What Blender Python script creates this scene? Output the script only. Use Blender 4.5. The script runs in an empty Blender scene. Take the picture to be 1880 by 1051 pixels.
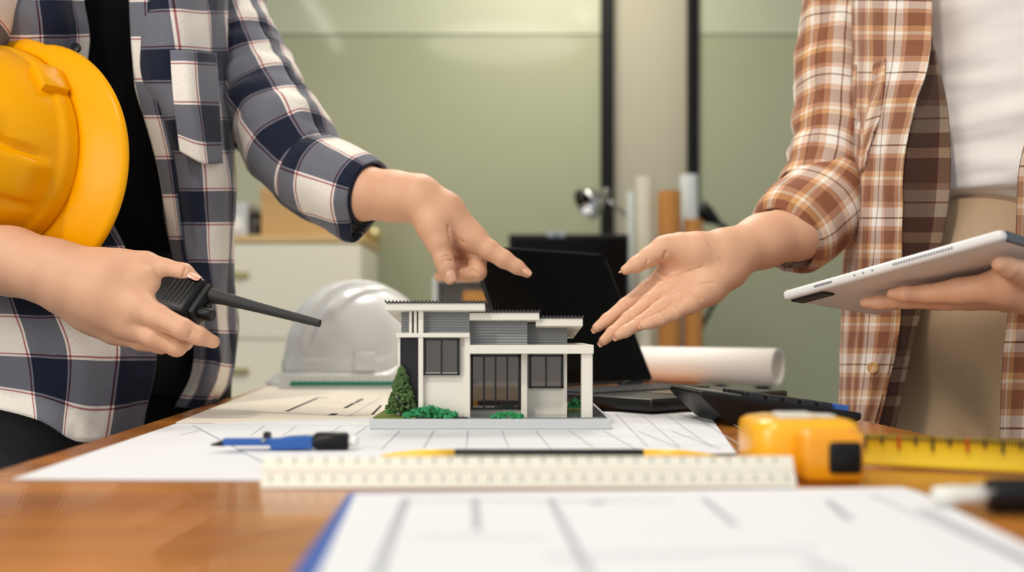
import bpy, bmesh, math, random
import numpy as np
from mathutils import Vector, Matrix, noise

# ------------------------------------------------------------------ camera, world, lights, exposure
SC = bpy.context.scene
COL = SC.collection
FPX, CX, CY, CAMZ, TZ = 1827.8, 940.0, 605.0, 0.85, 0.75     # image taken as 1880 x 1051

cam_d = bpy.data.cameras.new('camera'); cam = bpy.data.objects.new('camera', cam_d); COL.objects.link(cam)
cam.location = (0, 0, CAMZ); cam.rotation_euler = (math.pi / 2, 0, 0)
cam_d.sensor_width = 36.0; cam_d.lens = 35.0; cam_d.shift_y = (CY - 525.5) / 1880.0
cam_d.clip_start = 0.02
cam_d.dof.use_dof = True; cam_d.dof.focus_distance = 1.08; cam_d.dof.aperture_fstop = 2.9
SC.camera = cam

world = bpy.data.worlds.new('world'); SC.world = world; world.use_nodes = True
bgn = world.node_tree.nodes['Background']
bgn.inputs[0].default_value = (0.90, 0.95, 1.0, 1); bgn.inputs[1].default_value = 0.74

def area_light(name, loc, target, size, power, color):
    l = bpy.data.lights.new(name, 'AREA'); l.energy = power; l.color = color; l.shape = 'DISK'; l.size = size
    o = bpy.data.objects.new(name, l); COL.objects.link(o); o.location = loc
    o.rotation_euler = (Vector(target) - Vector(loc)).to_track_quat('-Z', 'Y').to_euler()
    return o
area_light('key_lamp', (-1.05, -1.25, 4.0), (0.15, 1.15, 0.9), 0.26, 60, (1.0, 0.90, 0.76))
area_light('window_light', (-2.2, -1.5, 1.85), (0.2, 1.4, 0.95), 1.5, 34, (1.0, 0.95, 0.88))  # added soft fill from out of view; no window stands there
area_light('ceiling_lamp_light', (-0.05, 2.15, 2.50), (-0.05, 2.1, 0), 0.9, 20, (1.0, 0.95, 0.88))
area_light('back_wall_fill', (0.2, 3.3, 2.66), (0.2, 3.8, 0.7), 0.5, 17, (1.0, 0.95, 0.86))  # added fill that brightens the back wall; no fixture belongs to it

vs = SC.view_settings
vs.view_transform = 'Standard'; vs.look = 'None'; vs.gamma = 1.0; vs.exposure = 0.0; vs.use_curve_mapping = False

# ------------------------------------------------------------------ geometry helpers
def W(px, py, d):
    return np.array([(px - CX) / FPX * d, d, CAMZ - (py - CY) / FPX * d])
def T(px, py, z=TZ):
    return W(px, py, (CAMZ - z) * FPX / (py - CY))

# ------------------------------------------------------------------ materials
def lin(r, g, b):
    f = lambda c: (c / 255 / 12.92) if c / 255 <= 0.04045 else ((c / 255 + 0.055) / 1.055) ** 2.4
    return (f(r), f(g), f(b), 1.0)
MATS = {}
def mat(name, rgb, rough=0.5, metal=0.0, var=0.06, scale=30.0, bump=0.0, bscale=200.0, coat=0.0, emit=0.0, sss=0.0, spec=0.5, trans=0.0, stretch=(1, 1, 1)):
    if name in MATS: return MATS[name]
    m = bpy.data.materials.new(name); m.use_nodes = True
    nt = m.node_tree; b = nt.nodes['Principled BSDF']
    tc = nt.nodes.new('ShaderNodeTexCoord'); mp = nt.nodes.new('ShaderNodeMapping'); mp.inputs['Scale'].default_value = stretch
    nt.links.new(tc.outputs['Object'], mp.inputs['Vector'])
    n = nt.nodes.new('ShaderNodeTexNoise'); n.inputs['Scale'].default_value = scale; n.inputs['Detail'].default_value = 4
    nt.links.new(mp.outputs[0], n.inputs['Vector'])
    c = lin(*rgb)
    mr = nt.nodes.new('ShaderNodeMapRange'); mr.inputs['To Min'].default_value = 1 - var; mr.inputs['To Max'].default_value = 1 + var
    nt.links.new(n.outputs['Fac'], mr.inputs['Value'])
    mx = nt.nodes.new('ShaderNodeVectorMath'); mx.operation = 'SCALE'; mx.inputs[0].default_value = c[:3]
    nt.links.new(mr.outputs[0], mx.inputs['Scale']); nt.links.new(mx.outputs[0], b.inputs['Base Color'])
    b.inputs['Roughness'].default_value = rough; b.inputs['Metallic'].default_value = metal
    b.inputs['Coat Weight'].default_value = coat; b.inputs['Specular IOR Level'].default_value = spec
    b.inputs['Transmission Weight'].default_value = trans
    if sss:
        b.inputs['Subsurface Weight'].default_value = sss; b.inputs['Subsurface Radius'].default_value = (1, .35, .18); b.inputs['Subsurface Scale'].default_value = 0.006
    if emit:
        b.inputs['Emission Color'].default_value = c; b.inputs['Emission Strength'].default_value = emit
    if bump:
        n2 = nt.nodes.new('ShaderNodeTexNoise'); n2.inputs['Scale'].default_value = bscale; n2.inputs['Detail'].default_value = 3
        nt.links.new(mp.outputs[0], n2.inputs['Vector'])
        bp = nt.nodes.new('ShaderNodeBump'); bp.inputs['Strength'].default_value = bump; bp.inputs['Distance'].default_value = 0.001
        nt.links.new(n2.outputs['Fac'], bp.inputs['Height']); nt.links.new(bp.outputs[0], b.inputs['Normal'])
    MATS[name] = m
    return m

def mat_wood(name, c1, c2, rough=0.3, axis=1, sc=1.0, coat=0.0):
    m = bpy.data.materials.new(name); m.use_nodes = True; MATS[name] = m
    nt = m.node_tree; b = nt.nodes['Principled BSDF']
    tc = nt.nodes.new('ShaderNodeTexCoord'); mp = nt.nodes.new('ShaderNodeMapping')
    s = [9 * sc, 9 * sc, 9 * sc]; s[axis] = 0.9 * sc; mp.inputs['Scale'].default_value = s
    nt.links.new(tc.outputs['Object'], mp.inputs['Vector'])
    n = nt.nodes.new('ShaderNodeTexNoise'); n.inputs['Scale'].default_value = 3.0; n.inputs['Detail'].default_value = 8; n.inputs['Distortion'].default_value = 0.6
    nt.links.new(mp.outputs[0], n.inputs['Vector'])
    r = nt.nodes.new('ShaderNodeValToRGB'); r.color_ramp.elements[0].position = 0.32; r.color_ramp.elements[1].position = 0.68
    r.color_ramp.elements[0].color = lin(*c1); r.color_ramp.elements[1].color = lin(*c2)
    nt.links.new(n.outputs['Fac'], r.inputs[0]); nt.links.new(r.outputs[0], b.inputs['Base Color'])
    b.inputs['Roughness'].default_value = rough; b.inputs['Coat Weight'].default_value = coat
    return m

def mat_plaid(name, stops, period, rough=0.85, amix=0.22, ustretch=1.0, offs=(0.0, 0.0)):
    """woven plaid: warp and weft stripes (constant ramps over UV in metres) multiplied and square-rooted"""
    m = bpy.data.materials.new(name); m.use_nodes = True; MATS[name] = m
    nt = m.node_tree; b = nt.nodes['Principled BSDF']
    uv = nt.nodes.new('ShaderNodeUVMap'); sep = nt.nodes.new('ShaderNodeSeparateXYZ'); nt.links.new(uv.outputs[0], sep.inputs[0])
    outs = []
    for k in (0, 1):
        mu = nt.nodes.new('ShaderNodeMath'); mu.operation = 'MULTIPLY_ADD'; mu.inputs[1].default_value = 1.0 / period; mu.inputs[2].default_value = offs[k]
        nt.links.new(sep.outputs[k], mu.inputs[0])
        fr = nt.nodes.new('ShaderNodeMath'); fr.operation = 'FRACT'; nt.links.new(mu.outputs[0], fr.inputs[0])
        r = nt.nodes.new('ShaderNodeValToRGB'); r.color_ramp.interpolation = 'CONSTANT'
        e = r.color_ramp.elements
        while len(e) < len(stops): e.new(0.5)
        for q, (p, c) in enumerate(stops): e[q].position = p; e[q].color = lin(*c)
        nt.links.new(fr.outputs[0], r.inputs[0]); outs.append(r)
    mx = nt.nodes.new('ShaderNodeMix'); mx.data_type = 'RGBA'; mx.blend_type = 'MULTIPLY'; mx.inputs[0].default_value = 1.0
    nt.links.new(outs[0].outputs[0], mx.inputs[6]); nt.links.new(outs[1].outputs[0], mx.inputs[7])
    g0 = nt.nodes.new('ShaderNodeGamma'); g0.inputs[1].default_value = 0.5; nt.links.new(mx.outputs[2], g0.inputs[0])
    av = nt.nodes.new('ShaderNodeMix'); av.data_type = 'RGBA'; av.inputs[0].default_value = 0.5
    nt.links.new(outs[0].outputs[0], av.inputs[6]); nt.links.new(outs[1].outputs[0], av.inputs[7])
    gm = nt.nodes.new('ShaderNodeMix'); gm.data_type = 'RGBA'; gm.inputs[0].default_value = amix
    nt.links.new(g0.outputs[0], gm.inputs[6]); nt.links.new(av.outputs[2], gm.inputs[7])
    g = nt.nodes.new('ShaderNodeGamma'); g.inputs[1].default_value = 1.0; nt.links.new(gm.outputs[2], g.inputs[0])
    # yarn speckle
    nz = nt.nodes.new('ShaderNodeTexNoise'); nz.inputs['Scale'].default_value = 900; nz.inputs['Detail'].default_value = 2
    mp = nt.nodes.new('ShaderNodeMapping'); mp.inputs['Scale'].default_value = (1, 0.35, 1)
    nt.links.new(uv.outputs[0], mp.inputs[0]); nt.links.new(mp.outputs[0], nz.inputs['Vector'])
    mr = nt.nodes.new('ShaderNodeMapRange'); mr.inputs['To Min'].default_value = 0.72; mr.inputs['To Max'].default_value = 1.28
    nt.links.new(nz.outputs['Fac'], mr.inputs[0])
    vm = nt.nodes.new('ShaderNodeVectorMath'); vm.operation = 'SCALE'
    nt.links.new(g.outputs[0], vm.inputs[0]); nt.links.new(mr.outputs[0], vm.inputs['Scale'])
    nt.links.new(vm.outputs[0], b.inputs['Base Color'])
    bp = nt.nodes.new('ShaderNodeBump'); bp.inputs['Strength'].default_value = 0.25; bp.inputs['Distance'].default_value = 0.0006
    nt.links.new(nz.outputs['Fac'], bp.inputs['Height']); nt.links.new(bp.outputs[0], b.inputs['Normal'])
    b.inputs['Roughness'].default_value = rough; b.inputs['Specular IOR Level'].default_value = 0.2
    b.inputs['Sheen Weight'].default_value = 0.15
    return m

def mat_ribbed(name, rgb, freq):
    m = mat(name, rgb, 0.85, spec=0.2)
    nt = m.node_tree; b = nt.nodes['Principled BSDF']
    uv = nt.nodes.new('ShaderNodeUVMap'); w = nt.nodes.new('ShaderNodeTexWave'); w.inputs['Scale'].default_value = freq
    nt.links.new(uv.outputs[0], w.inputs[0])
    bp = nt.nodes.new('ShaderNodeBump'); bp.inputs['Strength'].default_value = 0.6; bp.inputs['Distance'].default_value = 0.0015
    nt.links.new(w.outputs['Fac'], bp.inputs['Height']); nt.links.new(bp.outputs[0], b.inputs['Normal'])
    return m

# ------------------------------------------------------------------ object helpers
def tag(o, label=None, cat=None, group=None, kind=None):
    if label: o['label'] = label
    if cat: o['category'] = cat
    if group: o['group'] = group
    if kind: o['kind'] = kind
    return o
def empty(name, loc, rz=0.0):
    o = bpy.data.objects.new(name, None); COL.objects.link(o); o.location = loc; o.rotation_euler = (0, 0, rz)
    o.empty_display_size = 0.02
    return o
def thing(name, label, cat, loc=(0, 0, 0), rz=0.0, group=None):
    return tag(empty(name, loc, rz), label, cat, group)
def wm(p):
    M = Matrix.LocRotScale(p.location, p.rotation_euler, p.scale)
    return M if p.parent is None else wm(p.parent) @ p.matrix_parent_inverse @ M
def link(name, me, m, parent=None, smooth=False, world=False):
    """world=True: mesh coordinates are world coordinates, kept in place under the parent"""
    o = bpy.data.objects.new(name, me); COL.objects.link(o)
    for mm in (m if isinstance(m, (list, tuple)) else [m]): me.materials.append(mm)
    if smooth:
        me.polygons.foreach_set('use_smooth', np.ones(len(me.polygons), dtype=bool))
    if parent is not None:
        o.parent = parent
        if world:
            o.matrix_parent_inverse = wm(parent).inverted()
    return o

class MB:
    """collects simple solids into one bmesh"""
    def __init__(s): s.bm = bmesh.new()
    def box(s, x0, x1, y0, y1, z0, z1, bev=0.0, seg=2):
        r = bmesh.ops.create_cube(s.bm, size=1.0); v = r['verts']
        for q in v: q.co = Vector((x0 + (q.co.x + .5) * (x1 - x0), y0 + (q.co.y + .5) * (y1 - y0), z0 + (q.co.z + .5) * (z1 - z0)))
        if bev:
            es = list({e for q in v for e in q.link_edges})
            bmesh.ops.bevel(s.bm, geom=es, offset=bev, segments=seg, affect='EDGES', profile=0.5)
        return s
    def prism(s, poly, axis, a0, a1, bev=0.0):
        """extrude a 2-D polygon: axis 'y' -> poly in (x,z), 'z' -> (x,y), 'x' -> (y,z)"""
        f = {'y': lambda p, a: (p[0], a, p[1]), 'z': lambda p, a: (p[0], p[1], a), 'x': lambda p, a: (a, p[0], p[1])}[axis]
        A = [s.bm.verts.new(f(p, a0)) for p in poly]; B = [s.bm.verts.new(f(p, a1)) for p in poly]
        n = len(poly); fs = [s.bm.faces.new(A), s.bm.faces.new(B[::-1])]
        for i in range(n): fs.append(s.bm.faces.new((A[i], B[i], B[(i + 1) % n], A[(i + 1) % n])))
        bmesh.ops.recalc_face_normals(s.bm, faces=fs)
        if bev:
            es = list({e for q in A + B for e in q.link_edges})
            bmesh.ops.bevel(s.bm, geom=es, offset=bev, segments=2, affect='EDGES', profile=0.5)
        return s
    def tube(s, pts, radii, n=16, caps=True):
        pts = [Vector(p) for p in pts]
        if not isinstance(radii, (list, tuple)): radii = [radii] * len(pts)
        rings = []; up = Vector((0, 0, 1)); prev = None
        for i, p in enumerate(pts):
            t = (pts[min(i + 1, len(pts) - 1)] - pts[max(i - 1, 0)]).normalized()
            if prev is None:
                a = t.orthogonal().normalized()
            else:
                a = (prev - t * prev.dot(t)).normalized()
            prev = a; b = t.cross(a)
            rings.append([s.bm.verts.new(p + (a * math.cos(2 * math.pi * k / n) + b * math.sin(2 * math.pi * k / n)) * radii[i]) for k in range(n)])
        fs = []
        for i in range(len(rings) - 1):
            for k in range(n):
                fs.append(s.bm.faces.new((rings[i][k], rings[i][(k + 1) % n], rings[i + 1][(k + 1) % n], rings[i + 1][k])))
        if caps: fs.append(s.bm.faces.new(rings[0][::-1])); fs.append(s.bm.faces.new(rings[-1]))
        bmesh.ops.recalc_face_normals(s.bm, faces=fs)
        return s
    def lathe(s, prof, n=24, M=Matrix.Identity(4)):
        rings = []
        for r, z in prof:
            rings.append([s.bm.verts.new(M @ Vector((r * math.cos(2 * math.pi * k / n), r * math.sin(2 * math.pi * k / n), z))) for k in range(n)])
        fs = []
        for i in range(len(rings) - 1):
            for k in range(n):
                fs.append(s.bm.faces.new((rings[i][k], rings[i][(k + 1) % n], rings[i + 1][(k + 1) % n], rings[i + 1][k])))
        bmesh.ops.remove_doubles(s.bm, verts=[v for r in rings for v in r], dist=1e-6)
        return s
    def grid(s, P, closed=False):
        """P: nested array rows x cols x 3"""
        nv, nu = len(P), len(P[0])
        V = [[s.bm.verts.new(P[i][j]) for j in range(nu)] for i in range(nv)]
        for i in range(nv - 1):
            for j in range(nu if closed else nu - 1):
                s.bm.faces.new((V[i][j], V[i][(j + 1) % nu], V[i + 1][(j + 1) % nu], V[i + 1][j]))
        return s
    def quad(s, a, b, c, d):
        s.bm.faces.new([s.bm.verts.new(p) for p in (a, b, c, d)]); return s
    def build(s, name, m, parent=None, smooth=False, world=False, auto=None):
        me = bpy.data.meshes.new(name); bmesh.ops.recalc_face_normals(s.bm, faces=s.bm.faces[:]); s.bm.to_mesh(me); s.bm.free()
        o = link(name, me, m, parent, smooth or auto is not None, world)
        if auto is not None:
            try: me.set_sharp_from_angle(angle=math.radians(auto))
            except Exception: pass
        return o

def struct(o): o['kind'] = 'structure'; return o

# ------------------------------------------------------------------ signed-distance sculpting (surface nets)
class SDF:
    def __init__(s, lo, hi, h):
        s.lo = np.array(lo, float); s.h = h
        s.n = np.ceil((np.array(hi) - s.lo) / h).astype(int) + 1
        s.ax = [s.lo[k] + np.arange(s.n[k]) * h for k in range(3)]
    def field(s): return np.full(s.n, 0.2, np.float32)
    def _sub(s, lo, hi):
        a = np.clip(((np.array(lo) - s.lo) / s.h).astype(int), 0, s.n - 1); b = np.clip(((np.array(hi) - s.lo) / s.h).astype(int) + 2, 1, s.n)
        return tuple(slice(a[k], b[k]) for k in range(3))
    def _pts(s, sl):
        x = s.ax[0][sl[0]][:, None, None]; y = s.ax[1][sl[1]][None, :, None]; z = s.ax[2][sl[2]][None, None, :]
        return x.astype(np.float32), y.astype(np.float32), z.astype(np.float32)
    def cone(s, F, a, b, ra, rb, k=0.006, m=0.02, sub=False):
        a = np.array(a, np.float32); b = np.array(b, np.float32); R = max(ra, rb) + m
        sl = s._sub(np.minimum(a, b) - R, np.maximum(a, b) + R); x, y, z = s._pts(sl)
        ab = b - a; L = float(ab @ ab) + 1e-12
        t = np.clip(((x - a[0]) * ab[0] + (y - a[1]) * ab[1] + (z - a[2]) * ab[2]) / L, 0, 1)
        d = np.sqrt((x - a[0] - t * ab[0]) ** 2 + (y - a[1] - t * ab[1]) ** 2 + (z - a[2] - t * ab[2]) ** 2) - (ra + t * (rb - ra))
        s._mix(F, sl, d, k, sub)
    def ell(s, F, c, r, M=None, k=0.006, m=0.02, sub=False):
        c = np.array(c, np.float32); r = np.array(r, np.float32); R = float(max(r)) + m
        sl = s._sub(c - R, c + R); x, y, z = s._pts(sl)
        q = [x - c[0], y - c[1], z - c[2]]
        if M is not None: q = [M[0][i] * q[0] + M[1][i] * q[1] + M[2][i] * q[2] for i in range(3)]
        l = np.sqrt((q[0] / r[0]) ** 2 + (q[1] / r[1]) ** 2 + (q[2] / r[2]) ** 2)
        s._mix(F, sl, (l - 1) * float(min(r)), k, sub)
    @staticmethod
    def smin(a, b, k):
        h = np.maximum(k - np.abs(a - b), 0) / k
        return np.minimum(a, b) - h * h * k * 0.25
    def _mix(s, F, sl, d, k, sub):
        if sub: F[sl] = -SDF.smin(-F[sl], d, k)
        else: F[sl] = SDF.smin(F[sl], d, k)
    def mesh(s, F):
        S = F < 0
        nx, ny, nz = (n - 1 for n in F.shape)
        acc = np.zeros((nx, ny, nz, 3), np.float32); cnt = np.zeros((nx, ny, nz), np.int16)
        def c(A, o): return A[o[0]:o[0] + nx, o[1]:o[1] + ny, o[2]:o[2] + nz]
        for ax in range(3):
            o1, o2 = [k for k in range(3) if k != ax]
            for p in (0, 1):
                for q in (0, 1):
                    a = [0, 0, 0]; a[o1] = p; a[o2] = q; b = list(a); b[ax] = 1
                    idx = np.nonzero(c(S, a) != c(S, b))
                    fa = c(F, a)[idx]; fb = c(F, b)[idx]; t = fa / (fa - fb)
                    off = np.zeros((len(t), 3), np.float32); off[:, o1] = p; off[:, o2] = q; off[:, ax] = t
                    acc[idx] += off; cnt[idx] += 1
        mk = cnt > 0; ids = np.full(cnt.shape, -1, np.int64); ids[mk] = np.arange(mk.sum())
        cells = np.argwhere(mk); V = s.lo + (cells + acc[mk] / cnt[mk][:, None]) * s.h
        Q = []
        for ax in range(3):
            o1, o2 = (ax + 1) % 3, (ax + 2) % 3
            a = [slice(1, -1)] * 3; a[ax] = slice(0, -1); b = list(a); b[ax] = slice(1, None)
            A = S[tuple(a)]; B = S[tuple(b)]; e = np.argwhere(A != B)
            st = np.array([1, 1, 1]); st[ax] = 0; e = e + st
            flip = S[tuple(e.T)]
            def cid(d1, d2):
                w = e.copy(); w[:, o1] += d1; w[:, o2] += d2; return ids[tuple(w.T)]
            q = np.stack([cid(-1, -1), cid(0, -1), cid(0, 0), cid(-1, 0)], 1)
            q[~flip] = q[~flip][:, ::-1]; Q.append(q)
        Q = np.concatenate(Q); Q = Q[(Q >= 0).all(1)]
        return V, Q
def smooth_mesh(V, Q, it=2, lam=0.5):
    for _ in range(it):
        A = np.zeros_like(V); n = np.zeros(len(V))
        for a, b in ((0, 1), (1, 2), (2, 3), (3, 0)):
            np.add.at(A, Q[:, a], V[Q[:, b]]); np.add.at(A, Q[:, b], V[Q[:, a]]); np.add.at(n, Q[:, a], 1); np.add.at(n, Q[:, b], 1)
        V = V + lam * (A / np.maximum(n, 1)[:, None] - V)
    return V
def quads_mesh(name, V, Q):
    me = bpy.data.meshes.new(name)
    me.vertices.add(len(V)); me.vertices.foreach_set('co', np.asarray(V, np.float32).ravel())
    me.loops.add(len(Q) * 4); me.loops.foreach_set('vertex_index', np.asarray(Q, np.int32).ravel())
    me.polygons.add(len(Q)); me.polygons.foreach_set('loop_start', np.arange(len(Q), dtype=np.int32) * 4)
    me.update(calc_edges=True); me.validate()
    return me

# ------------------------------------------------------------------ cloth helpers
def catmull(P, n):
    """P: (m,3) control points -> n samples, interpolating"""
    P = np.asarray(P, float); m = len(P)
    t = np.linspace(0, m - 1 - 1e-9, n); i = t.astype(int); f = (t - i)[:, None]
    g = lambda k: P[np.clip(k, 0, m - 1)]
    p0, p1, p2, p3 = g(i - 1), g(i), g(i + 1), g(i + 2)
    p0 = np.where((i == 0)[:, None], 2 * p1 - p2, p0); p3 = np.where((i == m - 2)[:, None], 2 * p2 - p1, p3)
    return 0.5 * ((2 * p1) + (-p0 + p2) * f + (2 * p0 - 5 * p1 + 4 * p2 - p3) * f ** 2 + (-p0 + 3 * p1 - 3 * p2 + p3) * f ** 3)
def grid_normals(G):
    du = np.gradient(G, axis=1); dv = np.gradient(G, axis=0); n = np.cross(du, dv)
    return n / (np.linalg.norm(n, axis=2, keepdims=True) + 1e-12)
def cloth_mesh(name, G, U, V, closed=False):
    nv, nu = G.shape[:2]
    idx = np.arange(nv * nu).reshape(nv, nu)
    a = idx[:-1, :-1].ravel(); b = idx[:-1, 1:].ravel(); c = idx[1:, 1:].ravel(); d = idx[1:, :-1].ravel()
    Q = np.stack([a, b, c, d], 1)
    me = quads_mesh(name, G.reshape(-1, 3), Q)
    uvl = me.uv_layers.new(name='UVMap')
    uv = np.stack([np.broadcast_to(U, (nv, nu)), np.broadcast_to(V, (nv, nu))], 2).reshape(-1, 2)
    uvl.data.foreach_set('uv', uv[Q.ravel()].astype(np.float32).ravel())
    return me
def folds(U, V, seed, amp, su, sv, rid=0.5):
    out = np.zeros(U.shape); it = np.ndindex(U.shape)
    for q in it:
        v = Vector((U[q] * su, V[q] * sv, seed)); w = noise.noise(v * 0.6 + Vector((7, 3, 1)))
        a = noise.noise(v + Vector((w, w, 0)) * 1.2); b = noise.noise(v * 2.1 + Vector((3, 9, 5)))
        out[q] = a + (0.4 - abs(b)) * rid
    return out * amp
def panel(name, rows, m, parent, nu=40, nv=90, wr=None, thick=0.0018, uv0=(0, 0), extra=None, shear=0.0, pixel=True):
    """cloth sheet through control rows of (px,py,d)"""
    C = np.array([[W(*p) if pixel else p for p in r] for r in rows])
    R = np.stack([catmull(r, nu) for r in C]); G = np.stack([catmull(R[:, j], nv) for j in range(nu)], 1)
    du = np.linalg.norm(np.diff(G, axis=1), axis=2).mean(0); dv = np.linalg.norm(np.diff(G, axis=0), axis=2).mean(1)
    U, V = np.meshgrid(np.r_[0, np.cumsum(du)], np.r_[0, np.cumsum(dv)])
    n = grid_normals(G)
    if wr:
        D = np.zeros(U.shape)
        for (seed, amp, su, sv) in wr: D += folds(U, V, seed, amp, su, sv)
        G = G + n * D[:, :, None]
    if extra is not None: G = extra(G, U, V, n)
    me = cloth_mesh(name, G, U + uv0[0] + shear * V, -V + uv0[1])
    o = link(name, me, m, parent, True, True)
    if thick:
        s = o.modifiers.new('thickness', 'SOLIDIFY'); s.thickness = thick; s.offset = 0
    return o
def tube_cloth(name, pts, radii, m, parent, nu=56, nv=70, wr=None, thick=0.0018, uv0=(0, 0), squash=1.0, extra=None, rings=None, pixel=True, up=(0, 0, 1)):
    """cloth tube along control points (px,py,d) with radii in pixels"""
    P = np.array([W(*p) if pixel else p for p in pts]); rr = np.array([r * p[2] / FPX if pixel else r for r, p in zip(radii, pts)])
    C = catmull(np.c_[P], nv); r = catmull(np.c_[rr, rr, rr], nv)[:, 0]
    t = np.gradient(C, axis=0); t /= np.linalg.norm(t, axis=1, keepdims=True)
    a = np.zeros_like(C); prev = np.array(up, float)
    for i in range(nv):
        a[i] = prev - t[i] * (prev @ t[i]); a[i] /= np.linalg.norm(a[i]); prev = a[i]
    b = np.cross(t, a)
    th = np.linspace(0, 2 * math.pi, nu)
    G = C[:, None] + r[:, None, None] * (a[:, None] * np.cos(th)[None, :, None] + squash * b[:, None] * np.sin(th)[None, :, None])
    rm = r.mean(); V0 = np.r_[0, np.cumsum(np.linalg.norm(np.diff(C, axis=0), axis=1))]
    U, V = np.meshgrid(th * rm, V0)
    n = grid_normals(G)
    if np.mean(np.sum(n * (G - C[:, None]), axis=2)) < 0: n = -n
    fade = None
    if wr:
        D = np.zeros(U.shape)
        for (seed, amp, su, sv) in wr:
            f1 = folds(U, V, seed, amp, su, sv); f2 = folds(U - 2 * math.pi * rm, V, seed, amp, su, sv)
            w = np.clip((th - 4.6) / (2 * math.pi - 4.6), 0, 1)[None, :]
            D += f1 * (1 - w) + f2 * w
        if rings is not None: D += rings(th[None, :], V)
        G = G + n * D[:, :, None]
    if extra is not None: G = extra(G, th, V, n, C)
    me = cloth_mesh(name, G, U + uv0[0], V + uv0[1])
    o = link(name, me, m, parent, True, True)
    if thick:
        s = o.modifiers.new('thickness', 'SOLIDIFY'); s.thickness = thick; s.offset = 0
    return o

# ================================================================== the setting
M_wall = mat('beige_wall_paint', (176, 169, 147), 0.7, var=0.02, scale=3)
M_green = mat('green_glass_panel', (163, 165, 137), 0.08, var=0.03, scale=1.2, spec=0.12)
M_green2 = mat('pale_green_glass_panel', (184, 186, 160), 0.10, var=0.02, scale=1.2, spec=0.15)
M_blackm = mat('black_frame_metal', (9, 9, 8), 0.5, var=0.1, spec=0.2)
M_floor = mat('grey_carpet', (120, 118, 112), 0.9, bump=0.4, bscale=400)
M_ceil = mat('white_ceiling', (225, 224, 218), 0.8, var=0.01)
M_table = mat_wood('varnished_wood', (150, 88, 36), (206, 132, 54), 0.27, axis=0, sc=0.55, coat=0.25)
M_oak = mat_wood('light_oak', (196, 160, 104), (214, 182, 126), 0.45, axis=0, sc=1.0)
M_white = mat('white_plastic', (232, 231, 226), 0.35, var=0.02)
M_cab = mat('cream_cabinet_paint', (228, 222, 200), 0.5, var=0.02)
M_black = mat('black_plastic', (10, 10, 11), 0.4, var=0.15, spec=0.3)
M_chrome = mat('chrome', (205, 205, 205), 0.12, 1.0, var=0.02)
M_steel = mat('brushed_steel', (188, 188, 184), 0.3, 1.0, var=0.05)
M_paper = mat('white_paper', (228, 229, 231), 0.75, var=0.012, scale=12)
M_paperw = mat('cream_paper', (236, 226, 210), 0.75, var=0.015, scale=12)
M_ink = mat('grey_print', (128, 130, 136), 0.8, var=0.1)
M_inkd = mat('black_print', (30, 30, 34), 0.8, var=0.1)
M_inkl = mat('pale_print', (182, 184, 190), 0.8, var=0.1)

WY = 4.0
struct(MB().box(-4, 4, -3, WY + 0.1, -0.05, 0).build('floor', M_floor))
struct(MB().box(-4, 4, WY, WY + 0.1, 0, 2.7).build('wall_back', M_wall))
struct(MB().box(-4, 4, 0.6, WY + 0.1, 2.7, 2.75).build('ceiling', M_ceil))
def wx(px, d): return (px - CX) / FPX * d
def wz(py, d): return CAMZ - (py - CY) / FPX * d
xa0, xa1, xb0, xb1 = wx(1103, WY - .05), wx(1127, WY - .05), wx(1264, WY - .05), wx(1283, WY - .05)
zsplit = wz(70, WY)
def wallpanel(n, x0, x1):
    p = struct(MB().box(x0, x1, WY - 0.035, WY - 0.002, 0.06, zsplit).build('window_%d' % n, M_green)); p['label'] = 'green glass wall panel'
    q = MB().box(x0, x1, WY - 0.036, WY - 0.002, zsplit + 0.006, 2.68).build('upper_pane', M_green2, p)
    return p
wallpanel(1, -3.9, xa0); wallpanel(2, xb1, 3.9)
struct(MB().box(xa0, xa1, WY - 0.055, WY - 0.001, 0, 2.7, 0.003).build('trim_1', M_blackm))
struct(MB().box(xb0, xb1, WY - 0.055, WY - 0.001, 0, 2.7, 0.003).build('trim_2', M_blackm))
struct(MB().box(-4, 4, WY - 0.06, WY - 0.001, 0, 0.06).build('baseboard_back', M_blackm))

# ceiling lights, mirrored faintly in the glass panels
M_lamp = mat('lit_diffuser', (255, 246, 228), 0.5, emit=22.0)
def ceiling_light(label, cx, cy, sx, sy):
    t = thing('ceiling_light', label, 'light', (cx, cy, 2.66))
    MB().box(-sx - .012, sx + .012, -sy - .012, sy + .012, 0.01, 0.04, 0.003).build('housing', M_white, t)
    MB().box(-sx, sx, -sy, sy, 0.0, 0.012, 0.003).build('diffuser', M_lamp, t)
ceiling_light('long strip light on the ceiling, mirrored as a streak in the green glass', -1.12, 2.0, 0.025, 0.55)
ceiling_light('small square ceiling light mirrored near the black post', 0.42, 2.18, 0.05, 0.05)
ceiling_light('small square ceiling light mirrored above the plaid sleeve', -1.52, 2.12, 0.05, 0.05)

# ================================================================== table
def tl(d): return T(0, 862)[0] - 0.0656 * (d - T(0, 862)[1])
def tr(d): return T(1590, 773)[0] - 0.0656 * (d - T(1590, 773)[1])
D0, D1 = 0.10, 2.02
tb = thing('table', 'wooden worktable with a varnished brown top under the drawings', 'table', ((tl(1) + tr(1)) / 2, 1.0, 0))
MB().prism([(tl(D0), D0), (tr(D0), D0), (tr(D1), D1), (tl(D1), D1)], 'z', TZ - 0.032, TZ, 0.003).build('tabletop', M_table, tb, world=True)
for d in (D0 + .08, D1 - .08):
    for x in (tl(d) + .06, tr(d) - .06):
        MB().box(x - .022, x + .022, d - .022, d + .022, 0.0, TZ - 0.032, 0.003).build('leg', M_blackm, tb, world=True)
MB().box(tl(1) + .06, tr(1) - .06, D0 + .07, D0 + .09, TZ - .10, TZ - .033).build('apron', M_table, tb, world=True)

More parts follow.
